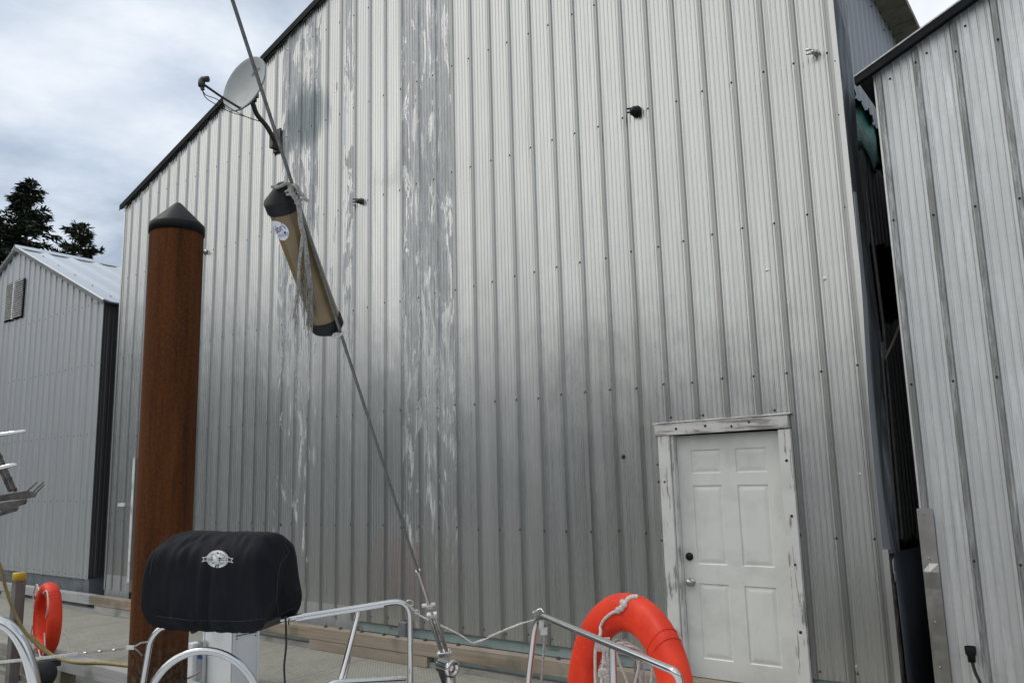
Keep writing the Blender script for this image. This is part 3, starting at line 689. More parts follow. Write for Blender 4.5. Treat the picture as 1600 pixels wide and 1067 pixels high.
rc.add(vs, [(0, 1, 4, 3), (1, 2, 5, 4)]); rco = build('ridge_cap', rc, M['roof'], rfo); md = rco.modifiers.new('t', 'SOLIDIFY'); md.thickness = .012
tr = MB()
for side in (-1, 1):
    a = (LXC, LZP+.02); b = (LXC+side*3.72, LZP+.02-3.72*sl2)
    tr.hexa([(a[0], FY-.085, a[1]-.055), (b[0], FY-.085, b[1]-.055), (b[0], FY-.073, b[1]-.055), (a[0], FY-.073, a[1]-.055), (a[0], FY-.085, a[1]+.015), (b[0], FY-.085, b[1]+.015), (b[0], FY-.073, b[1]+.015), (a[0], FY-.073, a[1]+.015)])
build('rake_trim', tr, M['floatgrey'], ls)
tr = MB(); tr.box(LX1-.04, LX1+.02, FY-.02, FY-.0165, .52, LZE); build('corner_trim', tr, M['wall_left'], ls)
vb = MB(); vb.box(-17.43, -16.60, FY-.03, FY-.016, 5.24, 6.02); vo = build('gable_vent', vb, M['trim'], ls)
vl = MB()
for i in range(17):
    z = 5.27+i*.044
    for a, b in ((-17.41, -17.06), (-16.98, -16.62)):
        vl.hexa([(a, FY-.055, z), (b, FY-.055, z), (b, FY-.031, z+.022), (a, FY-.031, z+.022), (a, FY-.055, z+.012), (b, FY-.055, z+.012), (b, FY-.031, z+.033), (a, FY-.031, z+.033)])
vl.box(-17.05, -16.99, FY-.06, FY-.031, 5.25, 6.0)
build('louvre', vl, M['pale'], vo)

# ------------------------------------------------------------------ right shed
RX0, RX1 = -1.19, 5.4
rs = thing('boathouse', ((RX0+RX1)/2, FY, -.1), 'mottled whitish zinc boathouse cut off by the right picture edge', 'boathouse')
def rrake(X): return 5.05+.44*(X-RX0) if X < 2.1 else 5.05+.44*(2.1-RX0)-.44*(X-2.1)
w = MB()
def rlean(mb): pass
corr(w, (RX0-.02, FY, 0), (2.1, FY, 0), lambda u: .35, lambda u: rrake(RX0+u)-.02, (0, -1, 0), .04, minor=4, rh=.02)
corr(w, (2.1, FY, 0), (RX1, FY, 0), lambda u: .35, lambda u: rrake(2.1+u)-.02, (0, -1, 0), .1, minor=4, rh=.02)
for zr in (1.32, 2.57, 3.82, 5.02):
    X = RX0+.02
    while X < RX1: 
        if zr < rrake(X)-.1: screws(w, [(X-.0, FY-.0205, zr+rnd.uniform(-.01, .01))], r=.009)
        X += PITCHR
X = RX0+.10
while X < 1: screws(w, [(X, FY-.001, rrake(X)-.13)], r=.009); X += PITCHR
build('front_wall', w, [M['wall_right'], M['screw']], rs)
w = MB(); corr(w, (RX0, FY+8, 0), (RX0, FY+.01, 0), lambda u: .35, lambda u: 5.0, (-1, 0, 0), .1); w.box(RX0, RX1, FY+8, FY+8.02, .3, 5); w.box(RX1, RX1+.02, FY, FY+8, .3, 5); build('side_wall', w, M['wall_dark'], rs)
rf = MB()
for a, b in ((RX0-.13, 2.1), (2.1, RX1+.1)):
    za, zb_ = rrake(a)+.012, rrake(b)+.012
    rf.hexa([(a, FY-.08, za), (b, FY-.08, zb_), (b, FY+8.1, zb_), (a, FY+8.1, za), (a, FY-.08, za+.03), (b, FY-.08, zb_+.03), (b, FY+8.1, zb_+.03), (a, FY+8.1, za+.03)])
build('roof', rf, M['galv'], rs)
tr = MB()
for a, b in ((RX0-.14, 2.1), (2.1, RX1+.1)):
    za, zb_ = rrake(a), rrake(b)
    tr.hexa([(a, FY-.092, za-.03), (b, FY-.092, zb_-.03), (b, FY-.0815, zb_-.03), (a, FY-.0815, za-.03), (a, FY-.092, za+.03), (b, FY-.092, zb_+.03), (b, FY-.0815, zb_+.03), (a, FY-.0815, za+.03)])
    tr.hexa([(a, FY-.0815, za-.02), (b, FY-.0815, zb_-.02), (b, FY-.021, zb_-.02), (a, FY-.021, za-.02), (a, FY-.0815, za-.008), (b, FY-.0815, zb_-.008), (b, FY-.021, zb_-.008), (a, FY-.021, za-.008)])
build('rake_trim', tr, M['trim'], rs)
tr = MB()
for a, b in ((RX0-.14, 2.1),):
    za, zb_ = rrake(a)+.045, rrake(b)+.045
    tr.hexa([(a, FY-.096, za-.012), (b, FY-.096, zb_-.012), (b, FY-.04, zb_-.0), (a, FY-.04, za-.0), (a, FY-.096, za), (b, FY-.096, zb_), (b, FY-.04, zb_+.01), (a, FY-.04, za+.01)])
build('bright_drip_edge', tr, M['pale'], rs)
cf = MB(); vs = []; zz = [.30, .55, .80, 1.0, 1.12, 1.24, 1.30, 1.38, 1.52, 1.68]
for i, z in enumerate(zz):
    bul = (0, .002, 0, .004, .001, .018, .003, .001, .002, 0)[i]; j = 0
    vs += [(RX0-.035+j, FY-.025, z), (RX0+.01, FY-.026-bul, z), (RX0+.07+j, FY-.025-bul*.3, z)]
cf.add(vs, [(i*3+k, i*3+k+1, i*3+k+4, i*3+k+3) for i in range(len(zz)-1) for k in range(2)])
cfo = build('corner_flashing', cf, M['galv'], rs); md = cfo.modifiers.new('t', 'SOLIDIFY'); md.thickness = .0025
cr = MB(); screws(cr, [(RX0+.01, FY-.031, z) for z in (1.64, 1.335, .9, .6)], r=.007); build_split('rivet', cr, M['galv'], cfo)
w = MB(); w.box(RX0+.02, RX1, FY+.03, FY+8, -.4, .34); build('float_base', w, M['floatgrey'], rs)
pg = thing('power_plug', (-.98, FY-.03, .72), 'black plug and drooping cord fixed low on the mottled right boathouse wall', 'plug')
g = MB(); g.lathe([(.034, 0), (.036, .01), (.034, .05), (.026, .06), (.024, .10), (.0, .10)], (-.975, FY-.07, .765), (.02, 0, -1), 18); build('plug_body', g, M['black'], pg)
g = MB(); g.tube(smooth_path([(-.973, FY-.07, .67), (-.96, FY-.075, .6), (-.93, FY-.08, .5), (-.92, FY-.09, .3), (-.95, FY-.1, .12)]), .011, 8); build('cord', g, M['cord'], pg)

# ------------------------------------------------------------------ things in the gap
g = MB(); vs = []; nn = 10; mmm = 10
for i in range(nn+1):
    for j in range(mmm+1):
        u = i/nn; v = j/mmm; vs.append((XR-.045+.02*math.sin(u*9+v*3), y0+.10+u*1.5, 5.4-.1*u-(.80-.25*u+.1*math.sin(u*12))*v))
g.add(vs, [(i*(mmm+1)+j, (i+1)*(mmm+1)+j, (i+1)*(mmm+1)+j+1, i*(mmm+1)+j+1) for i in range(nn) for j in range(mmm)], 0, True)
o = tag(build('tarp', g, M['tarp'], origin=(XR-.1, y0+.5, 4.3)), 'dark green tarp showing through the torn side wall between the two boathouses', 'tarp')
md = o.modifiers.new('t', 'SOLIDIFY'); md.thickness = .004
g = MB(); a = onX(1406, 508, XR+.10); b = onX(1383, 561, XR+.02); g.tube([a, (a+b)/2+Vector((0, 0, -.01)), b], [.012, .013, .009], 6)
tag(build('broken_batten', g, M['wood'], origin=tuple(b)), 'thin broken wooden stick jutting diagonally across the dark gap', 'stick')
g = MB(); g.poly_prism([onX(1372.5, 534, XR+.01), onX(1381, 534, XR+.01), onX(1381, 552, XR+.01), onX(1384, 564, XR+.01), onX(1378, 561, XR+.01)], (.004, 0, 0))
tag(build('plastic_scrap', g, M['sticker'], origin=tuple(onX(1376, 550, XR))), 'small white plastic scrap caught beside the stick in the dark gap', 'scrap')
g = MB(); vs = []
for i in range(13):
    u = i/12; yy = y0+.06+u*1.3; xx = XR+.03+.10*math.sin(u*math.pi)
    vs += [(xx, yy, -.2), (xx, yy, .7), (xx-.01, yy, 1.36)]
g.add(vs, [(i*3+k, (i+1)*3+k, (i+1)*3+k+1, i*3+k+1) for i in range(12) for k in range(2)], 0, True)
o = tag(build('plastic_drum_sheet', g, mat_simple('dark_blue_grey_plastic', (.05, .06, .075), .4, 0, .15, 2), origin=(XR, y0+.5, 0)), 'smooth curved charcoal plastic sheet standing low in the gap between boathouses', 'plastic sheet')
md = o.modifiers.new('t', 'SOLIDIFY'); md.thickness = .006

# ------------------------------------------------------------------ dock
DZ = .09
g = MB(); g.box(-24, 6, 3.86, 6.40, DZ-.04, DZ)
struct(build('dock_deck', g, M['grate']))
g = MB(); g.box(-24, 6, 3.84, 3.88, -.30, DZ-.045); g.box(-24, 6, 4.2, 6.3, -.75, -.1); struct(build('dock_float', g, M['timber_top']))
def bullrail(name, yf, yb, x0, x1, zt, label, blocks, seams):
    o = thing(name, ((x0+x1)/2, (yf+yb)/2, DZ), label, 'dock rail', 'timber bull rails along the dock')
    X = x0
    for i, s1 in enumerate(seams+[x1]):
        g = MB(); g.box(X+.003, s1-.003, yf, yb, zt-.135, zt+rnd.uniform(-.006, .004), 0, .006); build('top_timber', g, M['timber'] if yf > 5 and s1 > -11 else M['timber_top'], o); X = s1
    for a, b in blocks:
        g = MB(); g.box(a, b, yf+.004, yb-.004, DZ+.001, zt-.138, 0, .005); build('spacer_block', g, M['timber'] if a > -11 else M['timber_top'], o)
    return o
br = bullrail('bull_rail', 6.25, 6.37, -24, 6, .338, 'long weathered brown timber rail running along the foot of the big boathouse', [(-23.5, -22.5), (-16.1, -15.6), (-12.75, -11.3), (-7.7, -5.86), (-2.6, -1.8), (.8, 1.8)], [-19.2, -12.9, -8.8, -3.95, 1.0])
g = MB()
for X in (-7.5, -7.25, -6.9, -6.55, -6.35, -5.95, -5.5, -4.3, -4.1): g.lathe([(.022, 0), (.022, .008), (.010, .010), (.010, .02), (0, .02)], (X, 6.325, .338), (0, 0, 1), 10)
build_split('bolt_head', g, M['pole'], br)
# lower sill board behind the gaps
g = MB(); g.box(-24, 6, 6.29, 6.36, DZ+.0005, DZ+.05); build('sill_board', g, M['timber_top'], br)
bullrail('bull_rail', 3.90, 4.06, -24, 6, .35, 'grey timber rail on the near edge of the dock, under the yellow capped post', [(-23, -21), (-12.2, -11.4), (-9.55, -8.55), (-6.9, -6.0), (-3.0, -2.0), (1.0, 2.0)], [-17.0, -10.4, -5.2, .4])
# black wire lying on deck
g = MB(); g.tube([onZ(405, 1012, DZ+.01), onZ(250, 1000, DZ+.01), onZ(100, 992, DZ+.01)], .008, 6)

# steel pile
pc = at(274, 420, 6.1); PR = .194
pl = thing('steel_pile', (pc.x, pc.y, -2), 'tall rust brown steel pile with a black conical cap, left of centre', 'pile')
ztop = at(274, 358, 6.1).z
g = MB(); g.lathe([(PR, -3), (PR, -1), (PR, 0), (PR, 1.5), (PR, ztop)], (pc.x, pc.y, 0), (0, 0, 1), 48); build('pile_tube', g, M['rust'], pl)
g = MB(); g.lathe([(PR+.002, ztop-.03), (PR+.007, ztop-.032), (PR+.007, ztop+.036), (PR+.004, ztop+.042), (.03, ztop+.213), (.014, ztop+.225), (0, ztop+.228)], (pc.x, pc.y, 0), (0, 0, 1), 48); build('cone_cap', g, M['black'], pl)

# post with yellow cap + lifebuoy on it
pb = onY(53, 985, 3.98)
px_, py_ = pb.x, 3.80
pp = thing('dock_post', (px_, py_, -.3), 'short square timber post with a bright yellow cap on the near dock edge', 'post')
zt = at(53, 908, pb.y/ray(53, 985).y*.96).z
g = MB(); g.box(px_-.05, px_+.05, py_-.05, py_+.05, -.4, zt, 0, .006); build('post_shaft', g, M['post'], pp)
g = MB(); g.lathe([(.058, -.04), (.062, -.035), (.064, .03), (.058, .042), (0, .046)], (px_, py_, zt+.02), (0, 0, 1), 24); build('post_cap', g, M['yellow'], pp)
def lifebuoy(name, c, nrm, up, R, r, label, seams, extra=None, sq=1.0):
    c = Vector(c); nrm = Vector(nrm).normalized(); up = (Vector(up)-nrm*Vector(up).dot(nrm)).normalized(); sd_ = up.cross(nrm)
    o = thing(name, c, label, 'lifebuoy', 'orange lifebuoys'); g = MB(); n = 72; sg = 20; vs = []
    for i in range(n):
        a = 2*math.pi*i/n; dirv = up*math.cos(a)+sd_*math.sin(a)
        gr = 0
        for s_ in seams:
            da = abs((a-s_+math.pi) % (2*math.pi)-math.pi); gr = max(gr, 1-da/.04) if da < .04 else gr
        rr = r*(1-.035*max(0, gr))
        for k in range(sg):
            b = 2*math.pi*k/sg; ca, sa = math.cos(b), math.sin(b); ca = math.copysign(abs(ca)**.8, ca); sa = math.copysign(abs(sa)**.8, sa)
            vs.append(c+dirv*(R+rr*.92*ca)+nrm*rr*sq*1.0*sa)
    g.add(vs, [(i*sg+k, i*sg+(k+1) % sg, ((i+1) % n)*sg+(k+1) % sg, ((i+1) % n)*sg+k) for i in range(n) for k in range(sg)], 0, True)
    build('ring', g, M['orange'], o)
    bd = MB()
    for s_ in seams:
        for q in (-.05, .05):
            dirv = up*math.cos(s_+q)+sd_*math.sin(s_+q)
            bd.tube([c+dirv*(R+r*.925*math.copysign(abs(math.cos(b))**.8, math.cos(b)))+nrm*r*sq*1.006*math.copysign(abs(math.sin(b))**.8, math.sin(b)) for b in [2*math.pi*k/24 for k in range(24)]], .0018, 5, 0, False, True)
    build_split('seam_band', bd, M['orange'], o)
    return o, c, nrm, up, sd_
bc = at(74, 966, 8.15); bo = lifebuoy('lifebuoy', bc, (-.2, -.98, 0), (0, 0, 1), .295, .068, 'small distant orange lifebuoy hanging from the yellow capped dock post', [.7, 2.3, 3.9, 5.4])
g = MB()
for a in (.9, 2.4, 3.9, 5.5):
    g.tube(smooth_path([bc+Vector((.07, 0, 0))+Vector((0, math.cos(a+q)*(.30), math.sin(a+q)*.30+0)) if 0 else bc+bo[2]*.075+(bo[3]*math.cos(a+q)+bo[4]*math.sin(a+q))*(.29+(.10 if 0 < k < 3 else 0)) for k, q in enumerate((-.5, -.2, .2, .5))], 5), .007, 6)
g.tube(smooth_path([bc+bo[4]*-.2+Vector((.1, 0, -.05)), at(103, 990, 8.1), at(108, 1012, 8.0), at(100, 1028, 7.9), at(78, 1030, 7.9)], 6), .008, 6)
build('grab_line', g, M['ropew'], bo[0])
g = MB(); a = at(66, 1052, 7.4)
g.lathe([(.03, -.06), (.11, -.055), (.125, -.03), (.125, .03), (.11, .055), (.03, .06)], a, (.6, -.8, 0), 24); g.lathe([(.028, -.07), (.028, .07), (0, .07)], a, (.6, -.8, 0), 12)
g.obox(a+Vector((0, .08, .08)), (.05, 0, 0), (0, .06, 0), (0, 0, .03))
tag(build('dock_roller', g, M['rubber'], origin=tuple(a)), 'black rubber dock wheel under the yellow capped post', 'dock wheel')

# power pedestal
pd = thing('power_pedestal', (-6.99, 4.75, DZ), 'white metal power pedestal standing on the dock behind the covered grill', 'power pedestal')
g = MB(); g.box(-7.22, -6.76, 4.60, 4.90, DZ+.02, 1.02, 0, .012); build('cabinet', g, M['white'], pd)
g = MB()
for x_ in (-7.214, -6.772): g.box(x_-.004, x_+.016, 4.592, 4.5985, DZ+.04, 1.0)
g.box(-6.7585, -6.750, 4.605, 4.630, DZ+.04, 1.0); g.box(-6.7585, -6.750, 4.868, 4.893, DZ+.04, 1.0)
build_split('corner_strip', g, M['white'], pd)
g = MB(); z1, z2 = .60, .59
g.hexa([(-6.7585, 4.634, .585), (-6.7585, 4.864, .585), (-6.755, 4.864, .585), (-6.755, 4.634, .585), (-6.7585, 4.634, .592), (-6.7585, 4.864, .592), (-6.755, 4.864, .592), (-6.755, 4.634, .592)])
screws(g, [(-6.757, 4.65, .56), (-6.757, 4.85, .56), (-6.757, 4.65, .615), (-6.757, 4.85, .615)], (1, 0, 0), .006, 0); build('panel_seam', g, M['trim'], pd)
g = MB(); g.tube(bend_path([(-7.10, 4.598, .655), (-7.10, 4.565, .655), (-6.95, 4.565, .655), (-6.95, 4.598, .655)], .015), .007, 8); g.box(-7.115, -7.085, 4.586, 4.598, .64, .67); g.box(-6.965, -6.935, 4.586, 4.598, .64, .67); build('pull_handle', g, M['pole'], pd)
g = MB(); g.box(-7.32, -7.235, 4.50, 4.585, DZ+.01, .50, 0, .01); mo = build('meter_box', g, M['white'], pd)
g = MB(); g.box(-7.22, -7.14, 4.545, 4.585, DZ+.01, .52); build('conduit_channel', g, M['alu'], pd)
g = MB(); g.box(-7.217, -7.143, 4.541, 4.5445, .36, .45); build('blue_sticker', g, M['bluesign'], pd)
g = MB(); g.tube(smooth_path([at(312, 1048, 7.2), at(300, 1056, 7.1), at(290, 1060, 7.0), at(270, 1066, 6.95)]), .01, 6)
tag(build('dock_hose', g, M['wood'], origin=tuple(at(290, 1060, 7))), 'short tan hose end curling from the pedestal foot toward the pile', 'hose')

# mooring rope
g = MB(); pth = [at(-40, 800, 6.2), at(0, 883, 6.3), at(8, 915, 6.35), at(22, 955, 6.4), at(42, 990, 6.45), at(75, 1020, 6.5), at(110, 1033, 6.5), at(160, 1035, 6.45), at(215, 1041, 6.35)]
g.tube(smooth_path(pth, 7), .013, 8); g.tube(smooth_path([p+Vector((.0, .03, -.015)) for p in pth[4:]], 7), .011, 8)
tag(build('mooring_rope', g, M['ropey'], origin=tuple(pth[4])), 'tan yellow mooring rope sagging from the left picture edge to the rusty pile', 'rope')

# ------------------------------------------------------------------ our boat
boat = thing('sailboat', (-.5, .6, -.6), 'white sailboat stern with polished stainless rails in the foreground', 'sailboat')
TR = .0127; BZ = .86
def down(p, zb=BZ, k=.02): return Vector((p.x, p.y-k, zb))
A = [at(192, 1085, 3.45), at(236, 996, 3.4), at(258, 981, 3.38), at(330, 978, 3.35), at(452, 966, 3.35), at(632, 938, 3.5), at(645, 962, 3.52)]
hull = MB(); out = [(-3.9, 1.2), (-3.2, 2.1), (-1.9, 2.75), (.1, 2.85), (1.7, 2.3), (2.6, .6), (2.6, -4.6), (1.0, -8), (-1.2, -8.6), (-3.3, -6), (-4.0, -2)]
n = len(out); cx, cy = -.7, -1.5
ring = lambda s_, z: [Vector((cx+(x-cx)*s_, cy+(y-cy)*s_, z)) for x, y in out]
vs = ring(1, BZ-.03)+ring(1.0, BZ)+ring(.93, BZ+.015)+ring(.62, BZ+.02)+ring(.60, .35)
fs = [(r_*n+i, r_*n+(i+1) % n, (r_+1)*n+(i+1) % n, (r_+1)*n+i) for r_ in range(4) for i in range(n)]+[tuple(range(4*n, 5*n))]
hull.add(vs, fs)
low = ring(.97, .2)+ring(.80, -.8); hull.add(ring(1, BZ-.03)+low, [(r_*n+i, r_*n+(i+1) % n, (r_+1)*n+(i+1) % n, (r_+1)*n+i) for r_ in range(2) for i in range(n)])
build('hull', hull, M['white'], boat)
def rail(pts, r=TR, seg=14, mat='steel', name='pushpit_rail', rb=.07): g = MB(); g.tube(bend_path(pts, rb, 7), r, seg); return build(name, g, M[mat], boat)
a0 = down(A[0], BZ, -.05); c1 = at(641, 1067, 3.52)
rail([a0, A[1]+(A[0]-A[1])*.02, A[2]*0+at(252, 979, 3.4), at(330, 977.5, 3.36), at(450, 966.5, 3.36), at(641, 936, 3.52), Vector((c1.x, c1.y, BZ))], TR, rb=.085)
# thin rod modelled as a reflection just below the top rail, centre post, lower rail, short brace
rail([at(462, 969, 3.33), at(600, 947, 3.42)], .005, 8, name='reflection_rod')
s0 = at(562, 948, 3.46); s1 = at(528, 1080, 3.3); rail([s0, s1], TR*1.0, name='stanchion')
rail([at(545, 1024, 3.38), at(533, 1080, 3.3)], .011, name='brace_post')
rail([at(500, 1071, 3.3), at(528, 1064, 3.3), at(634, 1059, 3.45)], .010, name='lower_rail')
# right hand pushpit
r0 = at(824, 1075, 3.3); r2 = at(846, 958, 3.5)
rail([Vector((r0.x, r0.y, BZ)), r0, at(838, 958, 3.3), at(1059, 1050, 2.42), at(1064, 1076, 2.46), at(1040, 1100, 2.6)], TR, rb=.09)
p = at(957, 1006, 2.78); rail([p, Vector((p.x+.0, p.y-.02, BZ))], TR, name='stanchion')
p = at(845, 985, 3.52); 
g = MB(); g.tube([at(853, 975, 3.27), at(850, 1010, 3.27), at(845, 1080, 3.27)], .0055, 6); build('flag_halyard', g, M['ropeg'], boat)
# hoops: two curved tubes of the cockpit
def arc(c, rx, ry, t, a0_, a1_, r, mat, tilt=0, n=28, dt=0):
    pts = []
    for i in range(n+1):
        a = a0_+(a1_-a0_)*i/n; x = math.cos(a)*rx; y = -math.sin(a)*ry; xr = x*math.cos(tilt)-y*math.sin(tilt); yr = x*math.sin(tilt)+y*math.cos(tilt)
        pts.append(at(c[0]+xr, c[1]+yr, t+dt*math.cos(a)))
    g = MB(); g.tube(pts, r, 16); return build('cockpit_hoop', g, M[mat], boat)
arc((318, 1122), 92, 106, 3.1, 0, math.pi, .0145, 'alu', .06)
arc((-8, 1120), 66, 150, 2.3, -.1, 2.2, .0165, 'steel', 0)
# lifelines
g = MB(); L0 = [at(-30, 1037, 3.0), at(60, 1028, 3.1), at(120, 1021, 3.2)]; g.tube(smooth_path(L0, 5), .006, 8)
build('lifeline', g, M['ropew'], boat)
g = MB(); g.tube([at(120, 1021, 3.2), at(195, 1013, 3.33)], .0032, 6)
for q in (.15, .45, .75): g.tube([at(120+75*q, 1021-8*q, 3.2+.13*q), at(124+75*q, 1020.5-8*q, 3.2+.13*q)], .0055, 6)
g.obox(at(204, 1011, 3.35), RT*.018, UP*.008, fw*.006, .002); g.tube([at(210, 1010, 3.36), at(220, 1004, 3.38), at(232, 1002, 3.4)], .0035, 6); g.tube([at(210, 1012, 3.36), at(217, 1018, 3.38), at(222, 1024, 3.4)], .0035, 6)
build('lifeline_fitting', g, M['steel_d'], boat)
g = MB(); g.tube(smooth_path([at(640, 945, 3.5), at(652, 958, 3.5), at(668, 967, 3.47), at(690, 977, 3.45), at(720, 992, 3.45), at(739, 1004, 3.45), at(752, 1001, 3.45)], 6), .0035, 6)
g.tube([at(752, 1001, 3.45), at(790, 984, 3.47), at(820, 972, 3.36), at(836, 968, 3.3)], .0032, 6)
for (xa, ya), (xb, yb_) in (((684, 974), (695, 980)), ((741, 1004), (757, 998)), ((763, 995), (784, 986)), ((786, 985), (816, 973))): g.tube([at(xa, ya, 3.445), at(xb, yb_, 3.46)], .0048, 7)
build('stern_lifeline', g, M['ropew'], boat)
g = MB()
for (cx_, cy_, rr_) in ((640, 942, 6), (652, 956, 4)):
    g.tube([at(cx_+rr_*math.cos(a), cy_+rr_*.8*math.sin(a), 3.5) for a in [k*2*math.pi/12 for k in range(12)]], .0028, 6, 0, False, True)
g.lathe([(.016, -.01), (.020, 0), (.016, .01)], at(837, 960, 3.28), tuple(-fw), 14)
g.tube(smooth_path([at(833, 966, 3.28), at(838, 955, 3.28), at(845, 951, 3.28), at(850, 957, 3.26)], 4), .004, 6)
g.obox(at(846, 975, 3.26), RT*.012, UP*.020, fw*.008, .003); g.obox(at(850, 985, 3.26), RT*.016, UP*.016, fw*.008, .003)
build_split('lifeline_shackle', g, M['steel_d'], boat)
# backstay with turnbuckle
top = at(300, -193, 1/(.476+.0338)); P0 = at(363, 0, 2.1); P1 = at(700, 1036, 3.4); dirb = (P0-P1).normalized()
g = MB(); e0 = at(651, 892, 3.19); ps = P1+dirb*((e0-P1).dot(dirb)); g.tube([ps, P0, P0+dirb*1.5], .0052, 10); build('backstay', g, M['wire'], boat)
def along(py):        # point of the stay seen at image row py
    lo_, hi = 0, 5
    for _ in range(40):
        mid = (lo_+hi)/2; q = P1+dirb*mid-CAMP; yy = 533.5-FPX*q.dot(UP)/q.dot(fw)
        if yy > py: lo_ = mid
        else: hi = mid
    return P1+dirb*lo_
tb = MB(); up_b = dirb; sideb = RT-dirb*RT.dot(dirb); sideb.normalize(); fb = sideb.cross(dirb)
a, b, c, d = along(892), along(945), along(958), along(1020)
tb.tube([a, b], [.008, .0085], 12); tb.tube([b, c], .006, 10)
tb.tube([a+dirb*.004, a-dirb*.012], .0105, 12)
tb.obox(b-dirb*.006, sideb*.015, fb*.010, dirb*.012, .004)
for s_ in (-1, 1): tb.tube([c+sideb*.011*s_, (c+d)/2+sideb*.0115*s_, d+sideb*.011*s_], .0082, 12)
tb.tube([b+sideb*-.028, b+sideb*.028], .009, 12); tb.obox(c-dirb*.01, sideb*.022, fb*.010, dirb*.01, .003)
tb.obox(d, sideb*.024, fb*.012, dirb*.014, .003); tb.tube([d+sideb*-.03+fb*0, d+sideb*.03], .009, 12)
build('turnbuckle', tb, M['steel_d'], boat)
cp = MB(); e = at(690, 1033, 3.4); q = at(706, 1044, 3.36)
ax = (q-at(683, 1036, 3.42)).normalized()
cp.lathe([(.010, -.075), (.026, -.075), (.030, -.07), (.030, -.012), (.036, -.008), (.037, .0), (.035, .010), (.024, .012), (.022, .004), (.012, .002), (.011, .009), (0, .009)], q, ax, 28)

build('chainplate_pin', cp, M['steel'], boat)
g = MB(); g.obox(at(700, 1062, 3.43), sideb*.030, fb*.008, dirb*.075, .005); g.tube([at(704, 1050, 3.43), Vector((P1.x+.05, P1.y-.05, BZ))], .022, 12); build('chainplate', g, M['steel_d'], boat)
# white locker lid just inside the left corner
g = MB(); c = at(-40, 1085, 2.5); g.obox(c+Vector((0, 0, -.05)), rt0*.21, Vector((-math.sin(YAW), math.cos(YAW), 0))*.16, Vector((0, 0, .045)), .02); build('locker_lid', g, M['white'], boat)
# folded stainless arm at the left edge: two rods, braced arm and a three pronged plate
M['arm'] = mat_simple('dark_stainless', (.13, .12, .11), .4, .7, .3, 20, .2, .002)  # steel colour darkened in place of the dark surroundings it faces
arm = thing('folding_step_arm', at(-20, 800, 3.2), 'folded stainless bracket with thin rods and a pronged end, at the left picture edge', 'metal bracket')
g = MB(); g.tube([at(-60, 688, 3.2), at(0, 679, 3.2), at(38, 673, 3.2), at(41, 673, 3.2)], [.0085, .0085, .006, .003], 10); build('upper_rod', g, M['steel'], arm)
g = MB(); g.tube([at(-60, 740, 3.2), at(0, 731, 3.2), at(22, 725.5, 3.2), at(27, 726, 3.2)], [.009, .009, .008, .003], 10); build('middle_rod', g, M['steel'], arm)
g = MB()
for dx in (-6, 2): g.obox((at(-8+dx, 700, 3.22)+at(22+dx, 768, 3.22))/2, (at(-8+dx, 700, 3.22)-at(22+dx, 768, 3.22))/2, RT*.004, fw*.008)
for q in (.2, .45, .7, .95): g.tube([at(-14+30*q, 700+68*q, 3.22), at(-3+30*q, 699+68*q, 3.22)], .006, 8)
build('braced_link', g, M['arm'], arm)
g = MB()
g.poly_prism([at(-50, 782, 3.2), at(-50, 790, 3.2), at(18, 781, 3.2), at(36, 780, 3.2), at(52, 777, 3.2), at(56, 770, 3.2), at(40, 767, 3.2), at(15, 771, 3.2)], fw*.012)
g.poly_prism([at(-50, 796, 3.24), at(-50, 806, 3.24), at(10, 797, 3.24), at(38, 788, 3.24), at(40, 780, 3.24), at(10, 784, 3.24)], fw*.012)
g.poly_prism([at(-50, 830, 3.27), at(-50, 838, 3.27), at(0, 806, 3.27), at(24, 799, 3.27), at(28, 792, 3.27), at(5, 797, 3.27)], fw*.010)
build_split('hinge_plate', g, M['arm'], arm)
g = MB()
for (xa, ya, xb, yb_) in ((42, 768, 58, 753), (50, 770, 68, 753), (54, 772, 69, 757)): g.tube([at(xa, ya, 3.2), at(xb, yb_, 3.2)], [.0035, .0025], 7)
build_split('prong', g, M['arm'], arm)

# ------------------------------------------------------------------ radar reflector
rr = thing('radar_reflector', at(470, 415, 2.5), 'amber plastic radar reflector tube with black end caps, lashed to the backstay', 'radar reflector')
T0 = at(443, 322, 2.40); T1 = at(509, 501, 2.62); ax = (T1-T0).normalized(); LT = (T1-T0).length; RR = .0485
g = MB(); g.lathe([(RR, 0), (RR*.99, LT*.25), (RR*.99, LT*.5), (RR*.99, LT*.75), (RR, LT)], T0, ax, 36); build('tube_body', g, M['amber'], rr)
sx = (RT-ax*RT.dot(ax)).normalized(); fx = ax.cross(sx)
def cap(c, ax_, h):
    g = MB(); n = 32; prof = [(RR*1.05, .012, 1), (RR*1.09, .010, 1), (RR*1.10, -.022, 1), (RR*1.04, -.027, 1)]
    vs = []
    for r, hh, q in prof+[(RR*.98, -.030, 1)]:
        for k in range(n):
            a = 2*math.pi*k/n; vs.append(c+ax_*(-hh if 0 else hh)+(sx*math.cos(a)+fx*math.sin(a))*r)
    # roof tapers to a ridge fin with the lashing hole
    for k in range(n):
        a = 2*math.pi*k/n; vs.append(c+ax_*(-.030-h)+sx*(math.cos(a)*RR*.22+RR*.35)+fx*math.sin(a)*RR*.16)
    m_ = len(prof)+2; g.add(vs, [(i*n+k, i*n+(k+1) % n, (i+1)*n+(k+1) % n, (i+1)*n+k) for i in range(m_-1) for k in range(n)]+[tuple(range((m_-1)*n, m_*n))], 0, False)
    return g
build('end_cap', cap(T0, ax, .042), M['black'], rr); build('end_cap', cap(T1, -ax, .030), M['black'], rr)
